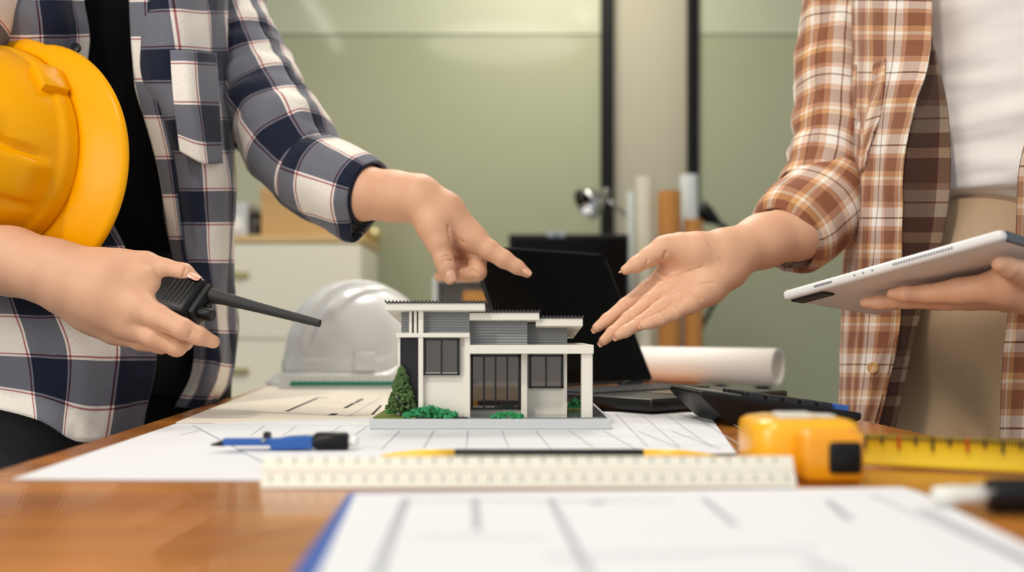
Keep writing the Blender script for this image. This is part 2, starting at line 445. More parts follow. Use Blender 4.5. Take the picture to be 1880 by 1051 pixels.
# ================================================================== papers on the table
def sheet(name, label, cat, corners, z, m, lines=(), thick=0.0004, lines_d=()):
    P = [T(x, y, z) for x, y in corners]
    c = sum(P) / len(P)
    root = thing(name, label, cat, (c[0], c[1], TZ))
    b = MB(); lo = [b.bm.verts.new((p[0], p[1], z - thick)) for p in P]; hi = [b.bm.verts.new((p[0], p[1], z)) for p in P]
    n = len(P); b.bm.faces.new(hi); b.bm.faces.new(lo[::-1])
    for i in range(n): b.bm.faces.new((lo[i], lo[(i + 1) % n], hi[(i + 1) % n], hi[i]))
    b.build('sheet', m, root, world=True)
    for nm, ls, mm in (('printed_lines', lines, M_inkl), ('printed_walls', lines_d, M_inkd)):
        if not ls: continue
        k = MB()
        for (x0, y0, x1, y1, w) in ls:
            a = T(x0, y0, z); e = T(x1, y1, z); t = e - a; q = np.array([-t[1], t[0], 0]); q = q / (np.linalg.norm(q) + 1e-9) * w / 2
            up = np.array([0, 0, 0.00025])
            k.quad(a - q + up, e - q + up, e + q + up, a + q + up)
        k.build(nm, mm, root, world=True)
    return root
# far plan sheet
sheet('plan_sheet', 'cream floor plan sheet with black wall lines in front of the white helmet', 'paper',
      [(512, 702), (800, 702), (980, 716), (1040, 782), (322, 776)], TZ + 0.0016, M_paperw,
      lines=[(560, 738, 700, 744, .0015), (520, 757, 700, 762, .0015), (600, 725, 730, 729, .0015), (640, 765, 700, 730, .0012)],
      lines_d=[(526, 756, 584, 731, .004), (633, 750, 650, 741, .005), (652, 740, 666, 733, .005), (608, 763, 616, 760, .008), (585, 731, 600, 732, .003), (600, 762, 680, 764, .0015), (683, 762, 700, 745, .003)])
sheet('plan_sheet', 'blank white drawing sheet along the left edge of the table', 'paper',
      [(330, 776), (840, 779), (800, 884), (22, 880)], TZ + 0.0008, M_paper,
      lines=[(400, 785, 700, 790, .001), (330, 800, 420, 778, .001)])
ln = []
for i, x in enumerate(range(700, 1400, 78)):
    ln.append((x, 826 - (i % 2) * 3, CX + (x - CX) * 0.80 - 14, 792, 0.0012))
for x in range(1130, 1340, 45): ln.append((x, 760, x + 60 + (x - 1130) * .3, 822, 0.001))
for x in (460, 520, 600, 650): ln.append((x, 800, x + 25, 783, .001))
ln += [(350, 779, 690, 783, .001), (700, 800, 1330, 803, .0008), (760, 815, 1340, 818, .0008)]
sheet('plan_sheet', 'large white plan sheet with thin grid lines under the house model', 'paper',
      [(352, 779), (1040, 756), (1298, 757), (1352, 832), (480, 846)], TZ + 0.0022, M_paper, lines=ln)
# foreground clipboard and drawing
M_blue = mat('blue_board', (14, 82, 172), 0.4, var=0.05)
cb = thing('clipboard', 'blue clipboard edge under the blurred drawing in the foreground', 'clipboard', (0.07, 0.42, TZ))
MB().prism([(T(640, 913)[0], T(640, 913)[1]), (.232, .606), (.234, .19), (T(237, 1500)[0], T(237, 1500)[1])], 'z', TZ + .0003, TZ + .0028, 0.0008).build('board', M_blue, cb, world=True)
sheet('plan_sheet', 'blurred white plan drawing with grey wall lines on the blue clipboard', 'paper',
      [(652, 907), (1655, 895), (1690, 905), (2900, 1500), (376, 1500)], TZ + 0.0036, M_paper,
      lines=[(745, 917, 690, 1060, .005), (872, 917, 876, 975, .004), (1010, 917, 1085, 1060, .004), (1085, 922, 1110, 925, .006),
             (1290, 915, 1350, 965, .004), (1520, 920, 1560, 955, .005), (1600, 910, 1950, 1060, .0022), (1690, 935, 1960, 1065, .006),
             (740, 920, 1240, 920, .0015), (760, 985, 1000, 988, .0012), (1000, 1025, 1500, 1010, .0015), (1480, 1030, 1560, 1060, .004)], thick=0.0006)

# triangular scale ruler in the foreground
M_scale = mat('ivory_plastic', (232, 229, 212), 0.4, var=0.02)
def tri_ruler(label, cpx, cpy, length, side, rz, stripe=None):
    c = T(cpx, cpy); t = thing('triangular_ruler', label, 'ruler', (c[0], c[1], TZ + 0.0005), rz)
    h = side * 0.866; g = side * 0.05
    prof = [(-side / 2, 0), (0 - side * .28, h * .44), (-side * .25 + g, h * .47), (-side * .22, h * .56), (0, h), (side * .22, h * .56), (side * .28, h * .44), (side / 2, 0)]
    MB().prism(prof, 'x', -length / 2, length / 2, 0.0004).build('body', M_scale, t)
    # graduations on the face towards the viewer, both bands
    k = MB()
    n = int(length / 0.01)
    for i in range(n + 1):
        x = -length / 2 + 0.006 + i * 0.01 * 0.985
        for (y0, z0, y1, z1, sh) in ((-side * .40, h * .20, -side * .30, h * .40, 0), (-side * .12, h * .76, -side * .02, h * .96, .004)):
            if x + sh > length / 2 - .003: continue
            a = .0005; nb = Vector((0, -.866, .5)) * 0.0004
            k.quad(Vector((x + sh - a, y0, z0)) + nb, Vector((x + sh + a, y0, z0)) + nb, Vector((x + sh + a, y1, z1)) + nb, Vector((x + sh - a, y1, z1)) + nb)
    k.build('graduations', M_ink, t)
    if stripe:
        MB().prism([(-side * .5 - .0002, .0006), (-side * .25 - .0006, h * .50), (-side * .25 - .0012, h * .50), (-side * .5 - .0012, .0006)][::-1], 'x', -length / 2 + .018, length / 2 - .018).build('colour_stripe', stripe, t)
    return t
tri_ruler('ivory triangular scale ruler lying blurred in the foreground', 971, 893, 0.337, 0.0215, math.radians(0.5))
M_green_s = mat('green_enamel', (22, 132, 104), 0.4)
r2 = thing('scale_ruler', 'white scale ruler with a green stripe in front of the white helmet', 'ruler', (0, 0, 0))
c = T(515, 714, TZ + .002); r2.location = (c[0], c[1], TZ + .0022)
MB().prism([(-.013, 0), (0, .0225), (.013, 0)], 'x', 0, .3, .0004).build('body', M_white, r2)
MB().prism([(-.0100, .0052), (-.0064, .0114), (-.0075, .0120), (-.0112, .0057)], 'x', .018, .282).build('colour_stripe', M_green_s, r2)
k = MB()
for i in range(29):
    x = .012 + i * .0098; k.quad((x, -.0050, .0150), (x + .0010, -.0050, .0150), (x + .0010, -.0030, .0182), (x, -.0030, .0182))
k.build('graduations', M_ink, r2)

# yellow and black pencil behind the ruler
M_yel = mat('yellow_plastic', (250, 182, 14), 0.3, var=0.03, coat=0.3)
M_yel2 = mat('yellow_lacquer', (246, 196, 38), 0.3, var=0.03)
p = T(1008, 846); pc = thing('marking_pencil', 'yellow marking pencil with a long black grip behind the ivory ruler', 'pencil', (p[0], p[1] + .002, TZ), math.radians(-0.4))
MB().tube([(-.128, 0, .003), (-.118, 0, .0036), (-.098, 0, .0042), (-.072, 0, .0044)], [.0010, .0024, .0038, .0040], 14).build('tapered_end', M_yel2, pc, True)
MB().tube([(-.072, 0, .0044), (-.070, 0, .0044), (.070, 0, .0044), (.072, 0, .0044)], [.0040, .0043, .0043, .0040], 14).build('grip', M_black, pc, auto=40)
MB().tube([(.072, 0, .0044), (.100, 0, .0042), (.118, 0, .0036), (.128, 0, .003)], [.0040, .0038, .0024, .0010], 14).build('tapered_end', M_yel2, pc, True)

# tape measure
tm = thing('tape_measure', 'yellow tape measure with black button and pulled-out blade', 'tape measure', (0.20, 0.70, TZ))
MB().prism([(-.037, -.026), (-.026, -.036), (.030, -.036), (.036, -.028), (.036, .030), (.022, .042), (-.018, .042), (-.037, .022)], 'z', 0, .0385, .007).build('case', M_yel, tm, auto=50)
MB().box(-.012, .0285, -.0585, -.028, 0.0004, .0335, .005, 3).build('nose', mat('amber_plastic', (240, 160, 8), .3, coat=.3), tm, auto=50)
MB().box(.0040, .0255, -.0612, -.055, .0065, .0275, .003, 3).build('button', M_black, tm, auto=50)
MB().box(-.018, .006, -.020, -.002, .0386, .0425, .001).build('belt_clip', mat('pale_silver', (222, 222, 214), .3), tm)
MB().box(.010, .024, -.012, .004, .0386, .0405, .0008).build('screw_plate', mat('pale_silver', (222, 222, 214), .3), tm)
def blade_mesh():
    k = MB(); A = T(1588, 856, TZ + .001); B = T(1990, 876, TZ + .001); P = []
    for i in range(9):
        z = .0015 + .0225 * i / 8; bow = .0022 * (1 - ((i - 4) / 4) ** 2)
        P.append([(A[0] - .022, A[1] + bow + .0, TZ + z), (A[0], A[1] + bow, TZ + z), (B[0], B[1] + bow, TZ + z)])
    k.grid(P); return k, A, B
k, A, B = blade_mesh()
bl = k.build('blade', mat('yellow_tape', (250, 214, 44), .35, var=.02), tm, True, True)
bl.modifiers.new('thickness', 'SOLIDIFY').thickness = .0005
k = MB(); kr = MB(); L = (B - A)
for i in range(62):
    f = i / 62.0; p0 = A + L * f; major = i % 5 == 0
    h0, h1 = (.0125, .0225) if i % 10 == 0 else ((.0160, .0225) if major else (.0190, .0225))
    w = .0007 if major else .0004
    b = (kr if i % 20 == 10 else k)
    off = -.0012
    b.box(p0[0] - w, p0[0] + w, p0[1] + off - .0006, p0[1] + off + .0006, TZ + .0015 + h0, TZ + .0015 + h1)
k.build('graduations', M_inkd, bl, world=True)
tag(kr.build('red_marks', mat('red_print', (190, 40, 26), .6), bl, world=True), kind='stuff')

# drawing compasses
M_blue2 = mat('blue_anodised', (44, 92, 168), 0.35, 0.2)
def compass(name, label, loc, rz, blue):
    t = thing(name, label, 'compass', loc, rz); mb = M_blue2 if blue else M_steel
    MB().tube([(-.056, .001, .006), (-.045, .001, .0075)], [.0008, .0028], 10).build('needle_point', M_black if blue else M_steel, t, True)
    MB().box(-.046, .0, -.0022, .0032, .0055, .0115, .001).build('leg', mb, t)
    MB().box(-.040, .010, .007, .011, .0045, .0095, .001).build('leg', mb, t)
    MB().tube([(-.052, .009, .005), (-.040, .009, .007)], [.0006, .0018], 8).build('lead_holder', M_steel, t, True)
    MB().tube([(-.012, -.010, .0105), (-.012, .018, .0105)], .0012, 8).build('spindle', M_steel, t, True)
    MB().tube([(-.014, .004, .0115), (-.009, .004, .0115)], .005, 14).build('adjusting_wheel', M_steel if not blue else M_black, t)
    MB().prism([(-.008, .002), (.026, .003), (.026, .0135), (.006, .0125), (-.008, .010)], 'y', -.003, .011, .001).build('joint', mb, t)
    MB().tube([(.022, .004, .0085), (.026, .004, .0085)], .006, 14).build('collar', M_steel, t)
    MB().tube([(.027, .004, .0085), (.030, .004, .0085), (.052, .004, .0085), (.054, .004, .0085)], [.0065, .0075, .0075, .006], 16).build('grip', M_black, t, auto=40)
    MB().tube([(.054, .004, .0085), (.060, .004, .0085), (.062, .004, .0085)], [.004, .0045, .003], 12).build('end_cap', M_white if blue else M_black, t, True)
    return t
p = T(515, 833); compass('drawing_compass', 'blue drawing compass with a black grip on the white sheet', (p[0], p[1], TZ + .0008), 0.02, True)
p = T(1815, 944); pn = thing('drafting_pen', 'black drafting pen with a silver tip at the right edge of the table', 'pen', (p[0], p[1], TZ), -0.06)
MB().tube([(-.0300, 0, .0088), (-.0285, 0, .0090), (-.018, 0, .0095), (-.012, 0, .0098), (-.003, 0, .0100)], [.0030, .0052, .0060, .0050, .0062], 16).build('tip', mat('pale_silver', (222, 222, 214), .3), pn, True)
MB().tube([(-.003, 0, .0100), (.0, 0, .0100)], .0045, 16).build('collar', M_steel, pn)
MB().tube([(.0, 0, .0100), (.002, 0, .0100), (.085, 0, .0100), (.088, 0, .0100)], [.0088, .0096, .0096, .008], 18).build('barrel', M_black, pn, auto=40)

# ================================================================== calculator
ca = T(1332, 784); calc = thing('calculator', 'black desk calculator with blue keys behind the tape measure', 'calculator', (ca[0], ca[1], TZ + .0026), math.radians(9))
LQ = .150
def slope(x): return .034 - (x + .028) / (LQ + .028) * .0245
MB().prism([(.004, 0), (LQ - .006, 0), (LQ, .003), (LQ, slope(LQ)), (-.025, .0345), (-.028, .031), (-.024, .026)], 'y', 0, .100, .0018).build('case', M_black, calc, auto=35)
MB().prism([(-.020, slope(-.020) + .0004), (.022, slope(.022) + .0004), (.022, slope(.022) + .0022), (-.020, slope(-.020) + .0022)], 'y', .012, .088, .0006).build('display', mat('grey_lcd', (96, 104, 96), .15), calc)
M_key = mat('dark_key', (34, 34, 38), .45); M_keyb = mat('blue_key', (54, 100, 176), .4)
for r in range(6):
    for cI in range(5):
        x0 = .030 + r * .0190; y0 = .010 + cI * .0168; z0 = slope(x0 + .008)
        b = MB(); b.box(-.0076, .0076, -.0066, .0066, 0, .0068, .0014)
        o = b.build('key', M_keyb if (r == 5 and cI < 3) else M_key, calc); o.location = (x0 + .008, y0 + .0066, z0 - .001)
        o.rotation_euler = (0, math.atan(.0245 / (LQ + .028)), 0)

# ================================================================== laptop
th = math.radians(40); hx = np.array([math.cos(th), math.sin(th), 0]); ud = np.array([math.sin(th), -math.cos(th), 0])
HR = np.array([.211, 1.484, 0]); LWd = .265; LDp = .235
HL = HR - hx * LWd; org = (HL + HR) / 2
lp = thing('laptop', 'open black laptop with a dark screen behind the house model', 'laptop', (org[0], org[1], TZ + .0026), th)
# local frame: x along the hinge, -y towards the user
hw = LWd / 2
MB().box(-hw, hw, -LDp, 0, .003, .0175, .004, 3).build('base', mat('dark_grey_metal', (44, 44, 44), .32, .5), lp, auto=40)
k = MB()
for r in range(5):
    for q in range(13):
        x = -hw + .017 + q * (LWd - .034) / 13; y = -.030 - r * .0185
        k.box(x + .001, x + (LWd - .034) / 13 - .001, y - .016, y, .0172, .0190)
tag(k.build('keyboard', M_key, lp), kind='stuff')
MB().box(-.045, .045, -LDp + .014, -.140, .0174, .0180).build('touchpad', mat('touchpad_grey', (70, 68, 64), .25), lp)
for sx in (-1, 1): MB().tube([(sx * .085 - .02, .002, .017), (sx * .085 + .02, .002, .017)], .006, 12).build('hinge', M_black, lp, True)
LH = .222; fi = math.radians(28)
lid = MB().prism([(-hw + .008, 0), (hw - .008, 0), (hw, .006), (hw, LH - .012), (hw - .004, LH - .004), (hw - .012, LH), (-hw + .012, LH), (-hw + .004, LH - .004), (-hw, LH - .012), (-hw, .006)], 'y', -.003, .003, .0008).build('lid', mat('dark_lid_metal', (58, 58, 58), .35, .6), lp)
lid.location = (0, .002, .0185); lid.rotation_euler = (-fi, 0, 0)
MB().box(-hw + .0035, hw - .0035, -.0042, -.0030, .004, LH - .0035, .0005).build('screen', mat('black_screen_glass', (2, 2, 2), .12, spec=.10), lid)

# ================================================================== paper roll
c0 = np.array(T(1437, 712)); R = .034
rr = thing('paper_roll', 'rolled white drawing lying behind the open laptop', 'paper roll', (c0[0], c0[1] + .03, TZ), math.radians(-36))
k = MB(); P = []
n = 120
for i in range(n):
    a = i / (n - 1) * 2 * math.pi * 2.6 + 1.0; r = R * (1 - .18 * (1 - i / (n - 1)))
    P.append([(-.33, r * math.cos(a), R + r * math.sin(a)), (0, r * math.cos(a), R + r * math.sin(a))])
o = k.grid(P).build('rolled_sheet', mat('roll_paper', (252, 247, 240), .7, var=.03, scale=9), rr, True)
o.modifiers.new('thickness', 'SOLIDIFY').thickness = .0008

# ================================================================== hard hats
def smst(x, a, b):
    t = min(max((x - a) / (b - a), 0), 1); return t * t * (3 - 2 * t)
def hard_hat(name, label, m, arch=0.0, visor=.055, brim=.016, a=.140, b=.114, c=.135):
    t = thing(name, label, 'hard hat')
    def rim_z(ph): return arch * smst(-math.cos(ph), -.3, .5)
    def pt(ph, u):     # u 0 rim .. 1 crown
        el = u * math.pi / 2; ce = math.cos(el) ** 0.86; se = math.sin(el) ** 0.95
        x, y, z = a * ce * math.cos(ph), b * ce * math.sin(ph), c * se
        z0 = rim_z(ph); z = z0 + (c - z0) * (z / c)
        n = Vector((x / a / a, y / b / b, max(z, 0) / c / c + 1e-4)).normalized()
        f = smst(u, .10, .24)
        d = .0085 * (smst(-abs(y), -.024, -.019)) * f                     # wide centre ridge
        d -= .0065 * (smst(abs(y), .024, .028) * smst(-abs(y), -.036, -.032)) * f
        d += .0060 * (smst(abs(y), .036, .040) * smst(-abs(y), -.062, -.056)) * smst(u, .35, .48)
        d += .0035 * smst(-u, -.10, -.07)
        return Vector((x, y, z)) + n * d
    NP, NU = 160, 60
    P = [[pt(2 * math.pi * j / NP, i / NU * .999) for j in range(NP)] for i in range(NU + 1)]
    o = MB().grid(P, True).build('shell', m, t, True); s = o.modifiers.new('thickness', 'SOLIDIFY'); s.thickness = .003; s.offset = -1
    def bw(ph): return brim + visor * max(0, math.cos(ph)) ** 0.85
    P = []
    for i in range(9):
        f = i / 8; row = []
        for j in range(NP):
            ph = 2 * math.pi * j / NP; p0 = pt(ph, 0.0); d = Vector((math.cos(ph) * b, math.sin(ph) * a, 0)).normalized()
            d = (d * .55 + Vector((math.cos(ph), math.sin(ph), 0)) * .45).normalized()
            row.append(p0 - d * .003 + d * (.003 + bw(ph) * f) + Vector((0, 0, -.010 * f * f - .012 * f * max(0, math.cos(ph)))))
        P.append(row)
    o = MB().grid(P, True).build('brim', m, t, True); s = o.modifiers.new('thickness', 'SOLIDIFY'); s.thickness = .0032; s.offset = 0
    # accessory lugs on both sides and at the front
    for ph in (math.radians(62), math.radians(-62), math.radians(125), math.radians(-125)):
        p0 = pt(ph, .02); b_ = MB(); b_.box(-.008, .008, -.019, .019, -.002, .030, .003, 2)
        q = b_.build('accessory_slot', m, t, auto=40); q.location = p0; q.rotation_euler = (0, -.12, ph)
    # lining band inside
    P = [[(a * .90 * math.cos(2 * math.pi * j / 48), b * .90 * math.sin(2 * math.pi * j / 48), .004 + rim_z(2 * math.pi * j / 48) + .026 * i) for j in range(48)] for i in range(2)]
    o = MB().grid(P, True).build('headband', mat('grey_webbing', (150, 140, 122), .8), t, True); o.modifiers.new('thickness', 'SOLIDIFY').thickness = .002
    q = MB().tube([(-a * .97, 0, arch + .006), (-a * .97 - .012, 0, arch + .006)], .011, 16).build('ratchet_knob', mat('cream_plastic', (214, 204, 184), .4), t, auto=40)
    return t
M_hwhite = mat('white_hat_plastic', (240, 240, 238), .18, var=.01, coat=.4)
M_hyel = mat('yellow_hat_plastic', (247, 170, 0), .28, var=.02, coat=0, spec=.16)
hw_ = hard_hat('hard_hat', 'white ridged hard hat standing at the far end of the table', M_hwhite, arch=.040, visor=.022, brim=.008, a=.136, b=.118, c=.158)
p = W(652, 690, 1.845); hw_.location = (p[0], p[1], TZ + .0245); hw_.rotation_euler = (0, 0, math.radians(-132))
hy = hard_hat('hard_hat', 'glossy yellow hard hat tucked under the arm in the navy plaid shirt', M_hyel, arch=0.0, visor=.040, brim=.016, a=.145, b=.116, c=.135)
u = Vector((-.46, -.87, .10)).normalized(); xf = Vector((.84, -.46, -.44)); xf = (xf - u * xf.dot(u)).normalized(); yf = u.cross(xf)
hy.rotation_euler = Matrix((xf, yf, u)).transposed().to_euler(); hy.location = Vector(W(-2, 275, 1.185))

# ================================================================== background furniture
DC = 3.5
xr = wx(663, DC); xl = xr - .86; zt = wz(432, DC)
cab = thing('filing_cabinet', 'cream drawer cabinet with an oak top against the green wall', 'cabinet', ((xl + xr) / 2, DC + .22, 0))
MB().box(xl, xr, DC + .012, DC + .44, 0, zt - .028, .003).build('body', M_cab, cab, world=True)
MB().box(xl - .005, xr + .005, DC - .005, DC + .445, zt - .026, zt, .003).build('top', M_oak, cab, world=True)
z1 = zt - .03
for i in range(3):
    zb = z1 - .338
    dr = MB().box(xl + .004, xr - .004, DC - .004, DC + .012, zb + .004, z1 - .002, .002).build('drawer', M_cab, cab, world=True)
    hz = zb + .338 - .338 * .33; hc = wx(428, DC)
    MB().box(hc - .055, hc + .055, DC - .016, DC - .004, hz - .012, hz + .012, .003).build('handle', mat('olive_brass', (146, 138, 92), .4, .4), dr, world=True)
    z1 = zb
cbx = thing('cardboard_box', 'brown cardboard box on the cream cabinet', 'box', (wx(560, 3.62), 3.68, zt))
M_card = mat('cardboard', (196, 158, 104), .8, var=.04)
x0, x1 = wx(479, 3.58), wx(660, 3.58)
MB().box(x0, x1, 3.58, 3.80, zt, wz(348, 3.58), .002).build('body', M_card, cbx, world=True)
MB().box(x0 - .003, x1 + .003, 3.577, 3.803, wz(362, 3.58), wz(345, 3.58), .002).build('lid', M_card, cbx, world=True)
jar = thing('jar', 'dark brown jar between the white binder and the cardboard box', 'jar', (wx(466, 3.6), 3.62, zt))
MB().lathe([(.0, 0), (.024, 0), (.026, .004), (.026, .055), (.020, .065), (.020, .072), (0, .072)], 20).build('body', mat('dark_brown_glass', (48, 34, 24), .2), jar, auto=40)
MB().lathe([(0, .072), (.022, .072), (.022, .088), (.020, .090), (0, .090)], 20).build('lid', M_black, jar, auto=40)
bd = thing('binder', 'pale white binder standing on the cabinet beside the plaid shirt', 'binder', (wx(436, 3.6), 3.62, zt))
x0, x1 = wx(405, 3.6), wx(455, 3.6)
MB().box(x0, x1, 3.60, 3.80, zt, wz(372, 3.6), .004).build('cover', mat('pale_grey_card', (196, 198, 198), .5), bd, world=True)
MB().box(x0 + .02, x1 - .02, 3.598, 3.601, zt + .03, zt + .075, .0005).build('spine_label', M_white, bd, world=True)
kn = thing('wall_highlight', 'blurred highlight built as a small pale knob on the green wall right of the cabinet', 'disc', tuple(W(686, 431, 3.96)))  # a blurred highlight on the wall, given a solid shape here
MB().lathe([(0, -.0), (.012, 0), (.012, .015), (.024, .020), (.026, .032), (.018, .040), (0, .042)], 20, Matrix.Rotation(math.radians(90), 4, 'X')).build('disc', mat('highlight_yellow', (222, 208, 150), .2, .7), kn, True)
MB().lathe([(0, -.002), (.030, -.002), (.030, .003), (0, .003)], 20, Matrix.Rotation(math.radians(90), 4, 'X')).build('plate', mat('highlight_yellow', (222, 208, 150), .2, .7), kn)

# back desk
dk = thing('desk', 'dark back desk carrying the monitor, tubes and tray', 'desk', (.23, 3.35, 0))
MB().box(-.34, .80, 3.02, 3.72, .725, .75, .002).build('desktop', M_blackm, dk, world=True)
for x in (-.31, .77):
    for y in (3.06, 3.68): MB().box(x - .02, x + .02, y - .02, y + .02, 0, .725, .002).build('leg', M_blackm, dk, world=True)
# monitor
DM = 3.2
mo = thing('monitor', 'black desktop monitor standing behind the laptop', 'monitor', (wx(1045, DM), DM + .04, .75))
x0, x1 = wx(934, DM), wx(1155, DM); zt_ = wz(430, DM)
MB().box(x0, x1, DM, DM + .03, .84, zt_, .004).build('bezel', M_black, mo, world=True)
MB().box(x0 + .012, x1 - .012, DM - .002, DM + .002, .86, zt_ - .014, .0005).build('screen', mat('black_screen_glass2', (3, 3, 3), .2, spec=.15), mo, world=True)
xm = (x0 + x1) / 2
MB().box(xm - .03, xm + .03, DM + .03, DM + .05, .76, 1.0, .003).build('stand', M_black, mo, world=True)
MB().box(xm - .10, xm + .10, DM - .04, DM + .12, .75, .762, .003).build('foot', M_black, mo, world=True)
wc = thing('webcam', 'small grey webcam clipped to the top of the black monitor', 'webcam', (wx(1021, DM), DM + .005, zt_))
MB().box(-.030, .030, -.014, .010, -.012, .006, .004).build('housing', mat('silver_plastic', (150, 160, 164), .35), wc, auto=40)
MB().tube([(0, -.016, -.003), (0, -.013, -.003)], .005, 12).build('lens', M_black, wc)
MB().box(-.012, .012, .010, .034, -.030, .002, .002).build('clip', M_black, wc)

# chrome desk lamp
DL = 3.45
lb = W(1188, 600, DL); lampt = thing('desk_lamp', 'chrome gooseneck desk lamp left of the paper tubes', 'lamp', (lb[0], DL, .75))
MB().lathe([(0, 0), (.07, 0), (.072, .006), (.06, .014), (.012, .020), (0, .02)], 28).build('base', M_chrome, lampt, auto=40)
neck = catmull([(lb[0], DL, .76), (lb[0], DL, 1.0), tuple(W(1178, 440, DL)), tuple(W(1150, 396, DL)), tuple(W(1118, 370, DL))], 30)
MB().tube([tuple(q) for q in neck], .007, 10).build('neck', M_steel, lampt, True, True)
hc = Vector(W(1098, 362, DL)); ax = Vector((-.8, -.35, -.55)).normalized()
Mx = Matrix.Translation(hc) @ ax.to_track_quat('Z', 'Y').to_matrix().to_4x4()
hd = MB().lathe([(0, -.035), (.018, -.033), (.024, -.015), (.040, .012), (.056, .040), (.060, .058), (.056, .056), (.050, .038), (.030, .010), (0, 0)], 28, Mx).build('shade', M_chrome, lampt, True, True)
MB().lathe([(0, -.045), (.011, -.045), (.012, -.034), (0, -.034)], 16, Mx).build('switch', M_steel, hd, True, True)
# black angled lamp
la = W(1262, 600, 3.5); bl2 = thing('desk_lamp', 'black angled desk lamp behind the brown tubes', 'lamp', (la[0], 3.5, .75))
MB().lathe([(0, 0), (.065, 0), (.068, .006), (.055, .014), (0, .016)], 28).build('base', M_black, bl2, auto=40)
e0 = tuple(W(1368, 448, 3.5)); e1 = tuple(W(1318, 408, 3.5)); e2 = tuple(W(1282, 384, 3.5))
MB().tube([(la[0], 3.5, .76), e0], .008, 10).build('lower_arm', M_black, bl2, True, True)
MB().tube([e0, e1], .011, 10).build('upper_arm', M_black, bl2, True, True)
MB().tube([e1, tuple((np.array(e1) + np.array(e2)) / 2), e2], [.012, .030, .036], 16).build('shade', M_black, bl2, True, True)

# paper tubes standing on the back desk
M_kraft = mat('kraft_cardboard', (190, 128, 58), .6, var=.05); M_crm = mat('cream_tube_paper', (222, 214, 190), .6, var=.02)
M_wt = mat('white_tube_paper', (216, 220, 214), .6, var=.02)
def tube_obj(label, px0, px1, pytop, d, m, name='paper_tube'):
    x = (wx(px0, d) + wx(px1, d)) / 2; r = (wx(px1, d) - wx(px0, d)) / 2; h = wz(pytop, d) - .75
    t = thing(name, label, 'tube', (x, d, .75), group='paper tubes on the back desk')
    MB().lathe([(r * .86, 0), (r, 0), (r, h), (r * .86, h), (r * .84, h - .05), (r * .84, .001)], 28).build('wall', m, t, auto=40)
    MB().lathe([(0, h - .006), (r * .84, h - .006), (r * .84, h - .010), (0, h - .010)], 20).build('end_cap', m, t)
tube_obj('thin white paper tube, leftmost of the tubes', 1151, 1168, 352, 3.36, M_wt)
tube_obj('tall cream paper tube beside the thin white one', 1167, 1200, 326, 3.30, M_crm)
tube_obj('thick brown kraft tube in the middle of the tubes', 1208, 1250, 352, 3.28, M_kraft)
tube_obj('tall white tube at the right, behind the short brown one', 1248, 1281, 322, 3.40, M_wt)
tube_obj('short brown kraft tube at the right end of the tubes', 1256, 1290, 404, 3.28, M_kraft)

# white open tray with folders
DT = 3.25
x0, x1 = wx(795, DT), wx(905, DT); zt2 = wz(516, DT)
tr_ = thing('shelf_box', 'white open shelf box under the pointing hand', 'shelf', ((x0 + x1) / 2, DT + .1, .75))
for nm, bx in (('side_panel', (x0, x0 + .012, DT, DT + .2, .75, zt2)), ('side_panel', (x1 - .012, x1, DT, DT + .2, .75, zt2)), ('back_panel', (x0, x1, DT + .19, DT + .2, .75, zt2)),
               ('shelf', (x0 + .012, x1 - .012, DT + .002, DT + .19, .75, .762)), ('top_panel', (x0, x1, DT - .001, DT + .2, zt2, zt2 + .012)), ('shelf', (x0 + .012, x1 - .012, DT + .002, DT + .19, .865, .875))):
    MB().box(*bx, .001).build(nm, M_white, tr_, world=True)
xs = wx(850, DT)
tag(MB().box(xs, x1 - .014, DT + .01, DT + .16, .935, .975, .002).build('box_file', mat('orange_card', (206, 140, 62), .6)), 'orange box file lying in the white shelf box', 'box file')
tag(MB().box(xs + .004, x1 - .016, DT + .012, DT + .16, .876, .9345, .003).build('box_file', mat('black_card', (28, 22, 18), .6)), 'black box file under the orange one in the shelf box', 'box file')
tag(MB().lathe([(0, 0), (.016, 0), (.020, .02), (.019, .045), (.016, .046), (.015, .004), (0, .004)], 18).build('cup', mat('grey_ceramic', (120, 120, 108), .4), None, True), 'small grey cup in the white shelf box', 'cup').location = (wx(832, DT), DT + .04, .8755)

# ================================================================== architectural house model
M_hw = mat('model_white', (224, 219, 206), .5, var=.015)
M_hg = mat('model_grey_siding', (132, 134, 134), .55, var=.04)
M_hb = mat('model_base_grey', (196, 198, 198), .5, var=.02)
M_hd = mat('model_black', (22, 22, 24), .35, var=.1)
M_tile = mat('model_roof_tile', (46, 45, 46), .55, var=.15)
M_glass = mat('model_smoked_glass', (110, 102, 95), .03, .85, var=.02)
M_grass = mat('model_grass', (112, 124, 52), .9, var=.3, scale=300, bump=.8, bscale=900)
M_pave = mat('model_paving', (120, 122, 124), .12, var=.1, scale=60, coat=.4)
M_leaf = mat('model_tree_foam', (74, 100, 52), .85, var=.45, scale=120)
M_bush = mat('model_bush_foam', (44, 138, 82), .8, var=.3, scale=200)
d0 = .972; zb = TZ + .0024; zt = wz(770, d0)
hm = thing('house_model', 'white and grey architectural house model on a grey base', 'model', (wx(900, 1.07), 1.07, TZ))
def hb(name, m, px0, px1, py0, py1, da, db, bev=.0004, z0=None, z1=None, parent=None):
    """box whose front face at depth da spans the pixels"""
    return MB().box(wx(px0, da), wx(px1, da), da, db, wz(py1, da) if z0 is None else z0, wz(py0, da) if z1 is None else z1, bev).build(name, m, parent or hm, world=True)
bx0, bx1 = wx(678, d0), wx(1123, d0); bz = zt
MB().box(bx0, bx1, d0, 1.178, zb, bz, .0008).build('base', M_hb, hm, world=True)
MB().box(bx0 + .003, wx(768, 1.0), d0 + .004, 1.172, bz, bz + .0015, .0003).build('lawn', M_grass, hm, world=True)
